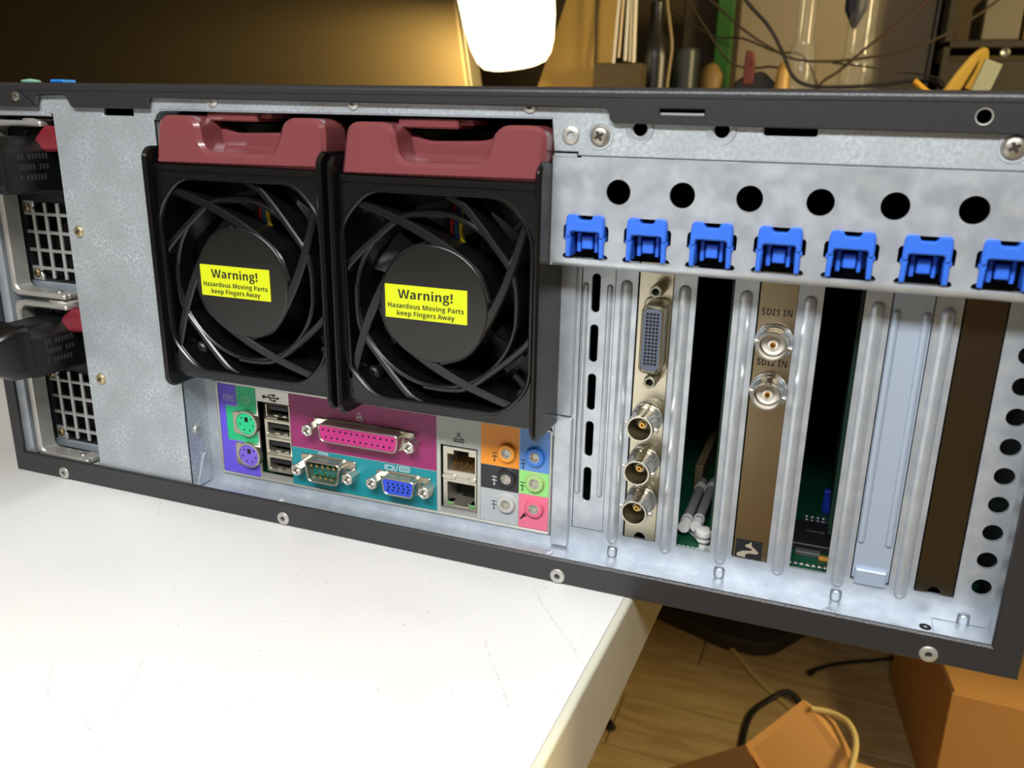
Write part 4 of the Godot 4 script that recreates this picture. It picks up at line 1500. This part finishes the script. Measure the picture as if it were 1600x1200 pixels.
func behind() -> void:
	var t := thing("workbench", "dark brown workbench in the dim background behind the server", "workbench", Vector3(-400, -752.5, -1100))
	var m := MB.new()
	m.box(-1500, -52, -1560, 1100, -12.5, -640, 3)
	part("worktop", m, tone(70, 56, 36, 0.6), t)
	for q in [[-1480, -680], [1040, -680], [-1480, -1540], [1040, -1540]]:
		m = MB.new()
		m.box(q[0], -752.5, q[1], q[0] + 50, -52, q[1] + 40, 2)
		part("leg", m, tone(50, 46, 40, 0.5), t)
	m = MB.new()
	m.box(-1500, -12.5, -1562, 1100, 700, -1540)
	solo("back_board", m, tone(74, 62, 42, 0.8), "dark brown board closing the back of the workbench", "board", Vector3(-200, -12.5, -1550))
	# tall dark panel lit by the lamp
	t = thing("display_panel", "large dark flat panel lit yellow at its right edge beside the lamp", "panel", Vector3(-900, -12.5, -800))
	m = MB.new()
	m.prism(PackedVector2Array([V(-1450, -12.5), V(-373.7, -12.5), V(-440.5, 400), V(-1450, 400)]), -818, -780, 2)
	part("front", m, tone(50, 44, 34, 0.62, 0.0, {"metallic_specular": 0.25}), t)
	m = MB.new()
	m.prism(PackedVector2Array([V(-374.2, -12.5), V(-368.6, -12.5), V(-435.4, 400), V(-441.0, 400)]), -818, -783, 0.8)
	part("shaded_side", m, tone(22, 20, 16, 0.6), t)  # side face of the panel, its shade put into the dark colour
	lamp()
	# cardboard sheet right of the lamp
	t = thing("cardboard_sheet", "tall yellowish cardboard sheet leaning just right of the lamp", "cardboard", Vector3(-330, -12.5, -920))
	for q in [[[V(-423, -12.5), V(-312, -12.5), V(-271.5, 300), V(-271.5, 420), V(-278, 420), V(-319, 300)], -912.0], [[V(-310, -12.5), V(-275, -12.5), V(-244, 300), V(-232, 420), V(-270.5, 420), V(-270.5, 300)], -908.0]]:
		m = MB.new()
		m.prism(PackedVector2Array([V(q[0][0].x, -12.5), q[0][1], q[0][2], q[0][3], q[0][4], q[0][5]]) if q[1] == -908.0 else PackedVector2Array([V(-425, -12.5), V(-275, -12.5), V(-271.5, 300), V(-271.5, 420), V(-278, 420), V(-319, 300)]), q[1] - 12, q[1], 0.8)
		part("sheet", m, tone(160, 132, 70, 0.85), t)
	m = MB.new()
	m.tube(MB.spline([Vector3(-274, 421, -904), Vector3(-273, 380, -902), Vector3(-272.4, 300, -901), Vector3(-271, 190, -901), Vector3(-274, 60, -900), Vector3(-276, -9, -898)], 5), 1.8, 8)
	solo("cable", m, tone(40, 30, 18, 0.6), "thin dark cable hanging straight down over the yellowish cardboard sheet", "cable", Vector3(-274, -12.5, -900))
	# small brown box with white sticks in it
	t = thing("stick_holder", "small brown box holding the white plastic sticks", "box", Vector3(-226, -12.5, -860))
	m = MB.new()
	m.box(-262, -12.5, -900, -200, 218, -862, 1.5)
	part("box_body", m, tone(78, 66, 44, 0.8), t)
	var sx := [[-231.4, -234.0, 219.0], [-225.6, -227.6, 226.0], [-219.0, -219.1, 222.0], [-214.9, -213.2, 221.0], [-209.9, -208.1, 220.0]]
	for k in 5:
		m = MB.new()
		var a := Vector3(sx[k][1], sx[k][2], -856.0 - k * 0.4)
		var b := Vector3(sx[k][0], 292, -858)
		m.tube([a + Vector3(0, -2, 0), a, a.lerp(b, 0.5), b, b + (b - a) * 0.7], [2.1, 1.6, 2.2, 1.7, 2.4][k], 8)
		solo("plastic_stick", m, [tone(205, 200, 188, 0.5), tone(206, 184, 148, 0.5), tone(205, 204, 198, 0.5), tone(190, 180, 160, 0.5), tone(214, 208, 190, 0.5)][k], ["leftmost of five white sticks above the small brown box", "second of five white sticks, tan coloured and short", "middle one of five white sticks above the small brown box", "fourth of five white sticks, greyish and thin", "rightmost and widest of five white sticks above the brown box"][k], "stick", a, "white plastic sticks")
	# dark bottles and boxes in the shade
	m = MB.new()
	m.lathe([[0, 0], [22, 0], [22.5, 3], [22.5, 240], [18, 262], [9, 280], [9, 312], [0, 312]], 24)
	solo("dark_bottle", lifted(m, Vector3(-204, -12.5, -960)), tone(30, 30, 26, 0.3), "nearly black tall bottle right of the white sticks", "bottle", Vector3(-204, -12.5, -960))
	m = MB.new()
	m.lathe([[0, 0], [18, 0], [18.5, 2], [18.5, 248], [16, 254], [0, 255]], 24)
	solo("dark_canister", lifted(m, Vector3(-161, -12.5, -960)), tone(34, 42, 40, 0.4), "dark green grey canister behind the pale hanging cord", "canister", Vector3(-161, -12.5, -960))
	m = MB.new()
	m.tube(MB.spline([Vector3(-182, 340, -905), Vector3(-179.4, 295, -903), Vector3(-174.5, 272, -900), Vector3(-168.9, 241, -900), Vector3(-170.2, 214, -900), Vector3(-171.7, 188, -900), Vector3(-176, 60, -900), Vector3(-180, -8, -890)], 5), 2.0, 8)
	solo("cord", m, tone(140, 122, 86, 0.6), "pale tan cord hanging before the dark canister", "cord", Vector3(-172, -12.5, -900))
	m = MB.new()
	m.box(-196, -12.5, -1180, -120, 420, -1110, 2)
	solo("brown_carton", m, tone(66, 54, 40, 0.8), "upright dark brown carton behind the dark canister", "carton", Vector3(-150, -12.5, -1140))
	m = MB.new()
	m.lathe([[0, 0], [14, 0], [14, 190], [16.5, 204], [16, 222], [9, 234], [0, 238]], 24)
	solo("yellow_bottle", lifted(m, Vector3(-131, -12.5, -1000)), tone(140, 112, 62, 0.5), "small dull yellow rounded bottle just above the server lid", "bottle", Vector3(-131, -12.5, -1000))
	m = MB.new()
	m.box(-143, -12.5, -1108, -119, 360, -1085, 2)
	solo("green_strip", m, tone(52, 110, 40, 0.6), "narrow green strip standing at the left edge of the pale box", "strip", Vector3(-131, -12.5, -1096))
	# pale box
	t = thing("pale_box", "large pale beige box in the background with a white lower corner", "box", Vector3(10, -12.5, -1300))
	m = MB.new()
	m.prism(PackedVector2Array([V(-142, -12.5), V(150, -12.5), V(155, 194), V(158.5, 340), V(-143, 340)]), -1400, -1250, 1.5)
	part("box_body", m, tone(160, 147, 126, 0.6), t)
	m = MB.new()
	m.prism(PackedVector2Array([V(152, -12.5), V(156, -12.5), V(161, 194), V(164.5, 340), V(160.5, 340), V(157, 194)]), -1400, -1249, 0.8)
	part("corner_strip", m, tone(150, 146, 142, 0.5), t)
	# two clear bottles
	for k in 2:
		var c: Vector3 = [Vector3(-12, -12.5, -1000), Vector3(58, -12.5, -1000)][k]
		t = thing("clear_bottle", ["clear plastic bottle standing left before the pale box", "clear plastic bottle with a dark blue pointed stopper before the pale box"][k], "bottle", c, "clear plastic bottles")
		m = MB.new()
		m.lathe([[0, 0], [18, 0], [20, 2], [20, 100], [18.6, 106], [20, 112], [20, 190], [18.6, 197], [20, 204], [20, 226], [16, 258], [13, 262], [13, 330], [12, 330], [12, 262], [15, 257], [18.9, 226], [18.9, 3], [0, 2]] if k == 0 else [[0, 0], [20, 0], [22, 2], [22, 100], [20.4, 106], [22, 112], [22, 186], [20.4, 193], [22, 200], [22, 230], [20, 244], [18, 250], [18, 330], [17, 330], [17, 250], [19, 243], [20.9, 230], [20.9, 3], [0, 2]], 28)
		part("bottle_wall", lifted(m, c), tone(232, 236, 226, 0.06, 0.0, {"transparency": BaseMaterial3D.TRANSPARENCY_ALPHA, "albedo_color": Color(0.9, 0.92, 0.88, 0.06)}), t)
		if k == 1:
			m = MB.new()
			m.lathe([[0, 278], [3, 280], [14, 302], [14.5, 350], [0, 350]], 20)
			part("stopper", lifted(m, c + Vector3(-10, 0, 0)), tone(22, 26, 58, 0.4), t)
	# clutter at the foot of the pale box
	m = MB.new()
	m.prism(MB.fillet([V(-97, -12.5), V(-44, -12.5), V(-40, 196), V(-60, 214), V(-82, 208), V(-96, 200)], 6), -1010, -980, 2)
	solo("black_tool", m, tone(24, 24, 24, 0.5), "black gadget lying low before the pale box", "gadget", Vector3(-70, -12.5, -990))
	m = MB.new()
	m.prism(MB.fillet([V(-85, 196), V(-72, 196), V(-70, 214), V(-74, 238), V(-84, 240)], 3), -992, -978, 1.5)
	solo("red_clip", m, tone(104, 42, 30, 0.45), "red brown clip standing up from the black gadget", "clip", Vector3(-78, 196, -984))
	m = MB.new()
	m.lathe([[0, 0], [10, 0], [10, 196], [8, 226], [4, 236], [0, 236]], 18)
	solo("amber_tube", lifted(m, Vector3(-33, -12.5, -975)), tone(190, 150, 76, 0.4), "pale amber tube left of the clear bottles", "tube", Vector3(-33, -12.5, -975))
	var cab := [
		["black cable looping down in front of the clear bottles", tone(24, 21, 17, 0.5), 2.4, P([-930.0, [-110, 335], [-84.5, 296.4], [-53.7, 265.7], [-33.1, 235.1], [-17.3, 205.9], [5.2, 193.6], [47.6, 192.4], [92, 195.8], [127.8, 199.7], [160, 190, -10], [190, 100, -30], [200, -9, -40]])],
		["tan tipped dark cable sweeping up to the right across the pale box", tone(62, 50, 30, 0.5), 1.7, P([-950.0, [-170, 330], [-132.2, 299.8], [-87.7, 264.1], [-53.1, 242.7], [-19.4, 227], [20.2, 223.8], [58.2, 226.8], [102, 234.1], [143.3, 248.5], [184.8, 274.5], [215, 300]])],
		["brown cable running steeply up behind the right clear bottle", tone(70, 48, 36, 0.5), 2.0, P([-968.0, [158, 322], [130.5, 295.7], [98.1, 266.9], [64.3, 238.6], [36.7, 212.4], [15.1, 194.9], [-2, 150], [-8, -9]])],
		["thin short grey brown cable low beside the right clear bottle", tone(66, 56, 42, 0.5), 1.3, P([-960.0, [27.8, 222.8], [74.6, 217.4], [105.4, 212], [139.3, 207.6], [165, 190], [172, 90], [174, -9]])],
		["thin dull cable sagging across the dark carton", tone(58, 48, 30, 0.6), 1.6, P([-1020.0, [-190, 330], [-174.6, 308.6], [-149.5, 275], [-119.7, 237.1], [-100.7, 222.7], [-75, 219], [-48.5, 220.2], [-30, 205], [-26, 100], [-26, -9]])],
		["upper thin dark cable running right behind the green strip", tone(44, 36, 24, 0.6), 1.5, P([-1062.0, [-240, 330], [-209.2, 305.3], [-145.9, 265.6], [-100.3, 260.8], [-54.3, 243.4], [-10, 232], [20, 150], [24, -9]])]]
	for q in cab:
		m = MB.new()
		m.tube(MB.spline(q[3], 6), q[2], 8)
		solo("cable", m, q[1], q[0], "cable", q[3][-1])
	m = MB.new()
	m.tube([Vector3(123, 197, -850), Vector3(144, 180, -846), Vector3(190, 130, -840), Vector3(290, -9, -830)], 3.4, 8)
	solo("yellow_stick", m, tone(214, 160, 40, 0.5), "bright orange yellow stick poking above the lid", "stick", Vector3(290, -12.5, -830))
	# reel, plate and shelf at the far right
	t = thing("tape_reel", "tilted yellow rimmed reel at the right of the bench", "reel", Vector3(190, -12.5, -950))
	m = MB.new()
	m.lathe([[0, -3], [86, -3], [88, -1.5], [88, 1.5], [86, 3], [0, 3]], 48)
	var tilt := Transform3D(Basis(Vector3(0, 1, 0), PI / 2 - 0.25) , Vector3.ZERO)
	tilt = Transform3D(Basis(Vector3(0, 0, 1), -0.42), Vector3(168, 158, -960)) * tilt
	part("rim", turned(m, tilt), tone(176, 146, 66, 0.5), t)
	m = MB.new()
	m.lathe([[0, -14], [40, -14], [40, 14], [0, 14]], 30)
	part("hub", turned(m, tilt), tone(60, 52, 40, 0.6), t)
	m = MB.new()
	m.prism(PackedVector2Array([V(130, -12.5), V(152, -12.5), V(220, 219), V(201, 226)]), -936, -930, 1)
	solo("pale_plate", m, tone(150, 156, 140, 0.5), "pale green grey plate leaning beside the yellow rimmed reel", "plate", Vector3(141, -12.5, -933))
	t = thing("equipment_rack", "dark equipment shelf with grey boxes at the far right behind", "shelf", Vector3(250, -12.5, -1200))
	for q in [[168, -12.5, -1330, 420, 236, -1160], [168, 252, -1330, 420, 262, -1150], [168, -12.5, -1330, 178, 420, -1150]]:
		m = MB.new()
		m.box(q[0], q[1], q[2], q[3], q[4], q[5], 1.5)
		part("shelf_board", m, tone(44, 38, 28, 0.7), t)
	m = MB.new()
	m.box(214, 262.5, -1320, 262, 322, -1155, 2)
	solo("grey_case", m, tone(104, 98, 82, 0.6), "small grey case on the dark equipment shelf", "case", Vector3(238, 262.5, -1240))
	m = MB.new()
	m.box(266, 262.5, -1320, 330, 330, -1155, 2)
	solo("brown_case", m, tone(128, 100, 52, 0.6), "small brown case at the right edge on the shelf", "case", Vector3(298, 262.5, -1240))
	m = MB.new()
	m.lathe([[0, 0], [4, 0.5], [6.5, 2.5], [7, 5], [6, 6]], 20)
	solo("metal_knob", moved(m, Vector3(248, 246, -1158)), nickel, "small shiny metal knob on the dark shelf front", "knob", Vector3(248, 246, -1158))
	# small things on the lid
	m = MB.new()
	m.box(-245.0, 164.5, 2, -237.6, 166.0, 9, 0.5)
	solo("blue_tab", m, tone(28, 122, 205, 0.5), "small bright blue tab on the lid edge", "tab", Vector3(-241, 164.6, 5))
	m = MB.new()
	m.lathe([[0, 0], [3.6, 0], [4.0, 0.6], [3.2, 1.2], [0, 1.7]], 20)
	solo("teal_button", lifted(m, Vector3(-258.5, 164.6, 6)), tone(120, 176, 160, 0.5), "small pale teal button on the left end of the lid", "button", Vector3(-258.5, 164.6, 6))

func lifted(m: MB, at: Vector3) -> MB:  # a turned shape set upright
	var q := MB.new()
	for p in m.v:
		q.v.append(Vector3(p.x, p.z, -p.y) + at)
	return q

func turned(m: MB, x: Transform3D) -> MB:
	var q := MB.new()
	for p in m.v:
		q.v.append(x * p)
	return q

func lamp() -> void:
	var t := thing("desk_lamp", "glowing white desk lamp standing before the dark panel", "lamp", Vector3(-530, -12.5, -960))
	var m := MB.new()
	m.lathe([[0, 0], [70, 0], [72, 3], [70, 12], [20, 18], [0, 19]], 36)
	part("base", lifted(m, Vector3(-530, -12.5, -960)), tone(40, 38, 34, 0.4), t)
	m = MB.new()
	m.tube(MB.spline([Vector3(-530, 0, -960), Vector3(-530, 300, -960), Vector3(-500, 480, -880), Vector3(-410, 500, -760), Vector3(-330, 400, -700)], 6), 6, 10)
	part("arm", m, tone(40, 38, 34, 0.4), t)
	var x := Transform3D(Basis(Vector3(0, 0, 1), 0.16), Vector3(-315, 260, -690))
	m = MB.new()
	m.lathe([[22, 150], [24, 140], [62, 42], [64, 34], [61, 34], [58, 42], [21, 138]], 40)
	part("shade", turned(lifted(m, Vector3.ZERO), x), tone(60, 50, 36, 0.5), t)
	m = MB.new()
	m.lathe([[0, -57], [26, -57], [36, -54], [43, -46], [48, -32], [52.5, -8], [55, 20], [56, 40], [0, 42]], 40)
	part("bulb", turned(lifted(m, Vector3.ZERO), x), tone(255, 246, 225, 0.5, 0.0, {"emission_enabled": true, "emission": Color(1.0, 0.93, 0.78), "emission_energy_multiplier": 2.2}), t, "glowing white bulb")
	var s := SpotLight3D.new()
	s.name = "lamp_light"
	s.light_color = Color(1.0, 0.85, 0.52)
	s.light_energy = 1.0
	s.light_size = 0.03
	s.spot_range = 6.0
	s.spot_attenuation = 2.0
	s.spot_angle = 66.0
	s.spot_angle_attenuation = 0.5
	s.shadow_enabled = true
	s.position = Vector3(-318 + 530, 262 + 12.5, -690 + 960) * 0.001
	t.add_child(s)
	s.basis = Basis.looking_at(Vector3(-0.8, -1.0, -0.1), Vector3.RIGHT)

# ---------------------------------------------------------------- under the table
func below() -> void:
	var fy := -752.5
	var card := tone(196, 146, 84, 0.85)
	var card_shaded := tone(112, 78, 42, 0.85)  # same card, with the shade on the left flap put into the colour
	# open carton with raised flaps
	var t := thing("open_carton", "open brown carton with a raised flap on the floor under the table edge", "carton", Vector3(80, fy, -440))
	var m := MB.new()
	for q in [[Vector3(40, -453, -469), Vector3(112, -480, -523)], [Vector3(112, -480, -523), Vector3(205, -490, -370)], [Vector3(205, -490, -370), Vector3(120, -490, -300)], [Vector3(120, -490, -300), Vector3(40, -453, -469)]]:
		m = MB.new()
		slab(m, [q[0], q[1], Vector3(q[1].x, fy + 1, q[1].z), Vector3(q[0].x, fy + 1, q[0].z)], 3.0)
		part("side_panel", m, card, t)
	m = MB.new()
	slab(m, [Vector3(90, -420, -523), Vector3(40, -450, -469), Vector3(90.6, -500, -445), Vector3(154, -452, -466)], 3.0)
	slab(m, [Vector3(90, -420, -523), Vector3(154, -452, -466), Vector3(123, -436, -521), Vector3(123, -436, -521)], 3.0)
	part("flap", m, card, t)
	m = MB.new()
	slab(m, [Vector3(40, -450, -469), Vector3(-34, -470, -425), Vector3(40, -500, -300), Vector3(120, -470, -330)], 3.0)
	part("flap", m, card_shaded, t)
	m = MB.new()
	slab(m, [Vector3(124, -475, -515), Vector3(179, -476, -512), Vector3(262, -488, -380), Vector3(207, -487, -372)], 3.0)
	part("flap", m, card, t)
	# closed carton
	t = thing("closed_carton", "closed brown carton on the floor under the server corner", "carton", Vector3(420, fy, -960))
	m = MB.new()
	var c := [V(277, -810), V(470, -806), V(455, -1120), V(236, -1100)]
	var po := PackedVector2Array()
	for p in c:
		po.append(p)
	m.prism(po, 560, 752.0, 0.0, 2.0)
	rotate_into(m)
	part("box_body", m, card, t)
	for s in 2:
		m = MB.new()
		m.prism(PackedVector2Array([V(279, -812), V(468, -808), V(461, -960), V(258, -956)] if s == 0 else [V(257, -958), V(461, -962), V(453, -1118), V(238, -1098)]), 557.4, 560.2, 0, 0.6)
		rotate_into(m)
		part("lid_flap", m, tone(208, 154, 84, 0.85), t)  # lighter card colour carries the light falling on the top
	# cables and mat
	m = MB.new()
	m.tube(MB.spline([Vector3(-130, fy + 2.5, -1240), Vector3(-93, fy + 2.5, -1169), Vector3(-43, fy + 2.5, -1112), Vector3(23, fy + 2.5, -1019), Vector3(79, fy + 2.5, -962), Vector3(130, fy + 2.5, -915), Vector3(175, fy + 2.5, -850)], 6), 4.4, 10)
	solo("beige_cable", m, tone(206, 184, 120, 0.5), "beige cable lying across the wooden floor", "cable", Vector3(23, fy, -1019))
	m = MB.new()
	m.tube(MB.spline([Vector3(98, -424, -516), Vector3(119, -424, -517), Vector3(135, -424, -506), Vector3(142, -430, -484), Vector3(136, -442, -440), Vector3(128, -470, -400), Vector3(122, -560, -380), Vector3(122, -745, -372)], 6), 3.2, 10)
	solo("beige_cable", m, tone(206, 184, 120, 0.5), "beige cable looping over the edge of the open carton", "cable", Vector3(128, -752, -400))
	m = MB.new()
	m.tube(MB.spline([Vector3(30, fy + 3, -760), Vector3(22, fy + 3, -837), Vector3(26, fy + 3, -915), Vector3(49, fy + 3, -963), Vector3(78, fy + 14, -982), Vector3(110, fy + 3, -962), Vector3(160, fy + 3, -900)], 6), 5.0, 10)
	solo("black_cable", m, tone(34, 34, 30, 0.5), "black cable curving round behind the open carton", "cable", Vector3(49, fy, -963))
	m = MB.new()
	m.tube(MB.spline([Vector3(122, fy + 3, -1082), Vector3(135, fy + 3, -1098), Vector3(164, fy + 3, -1119), Vector3(249, fy + 3, -1170), Vector3(330, fy + 3, -1230)], 6), 3.4, 8)
	t = thing("plug_cable", "thin black cable end lying on the floor left of the closed carton", "cable", Vector3(164, fy, -1119))
	part("cable", m, tone(34, 32, 30, 0.5), t)
	m = MB.new()
	m.tube([Vector3(108, fy + 6, -1060), Vector3(114, fy + 6, -1070), Vector3(126, fy + 5, -1088)], 6.0, 10, 3.6)
	part("plug", m, tone(30, 30, 30, 0.4), t)
	m = MB.new()
	m.prism(MB.fillet([V(-270, -1290), V(130, -1240), V(48, -1100), V(20, -1083), V(-40, -1083), V(-190, -1140)], 12, 4), -fy - 26, -fy - 0.5, 0, 3)
	rotate_into(m)
	solo("floor_mat", m, tone(52, 46, 36, 0.7), "flat dark grey case lying on the floor under the server", "case", Vector3(-40, fy, -1160))
	m = MB.new()
	m.tube(MB.spline([Vector3(-199, fy + 5, -840), Vector3(-182, fy + 5, -815), Vector3(-168, fy + 5, -800)], 4), 8, 10, 6)
	solo("black_connector", m, tone(28, 28, 28, 0.5), "small black connector on the floor beside the table edge", "connector", Vector3(-182, fy, -815))

# a board of four corners (anticlockwise from above or outside) with thickness
func slab(m: MB, q: Array, th: float) -> void:
	var n: Vector3 = (q[1] - q[0]).cross(q[3] - q[0]).normalized() * th
	var b := []
	for p in q:
		b.append(p - n)
	m.quad(q[0], q[1], q[2], q[3])
	m.quad(b[3], b[2], b[1], b[0])
	for i in 4:
		var j := (i + 1) % 4
		m.quad(q[i], b[i], b[j], q[j])

func _ready() -> void:
	make_materials()
	view_and_light()
	room()
	table()
	chassis()
	lid()
	fans()
	supplies()
	ports()
	cards()
	behind()
	below()
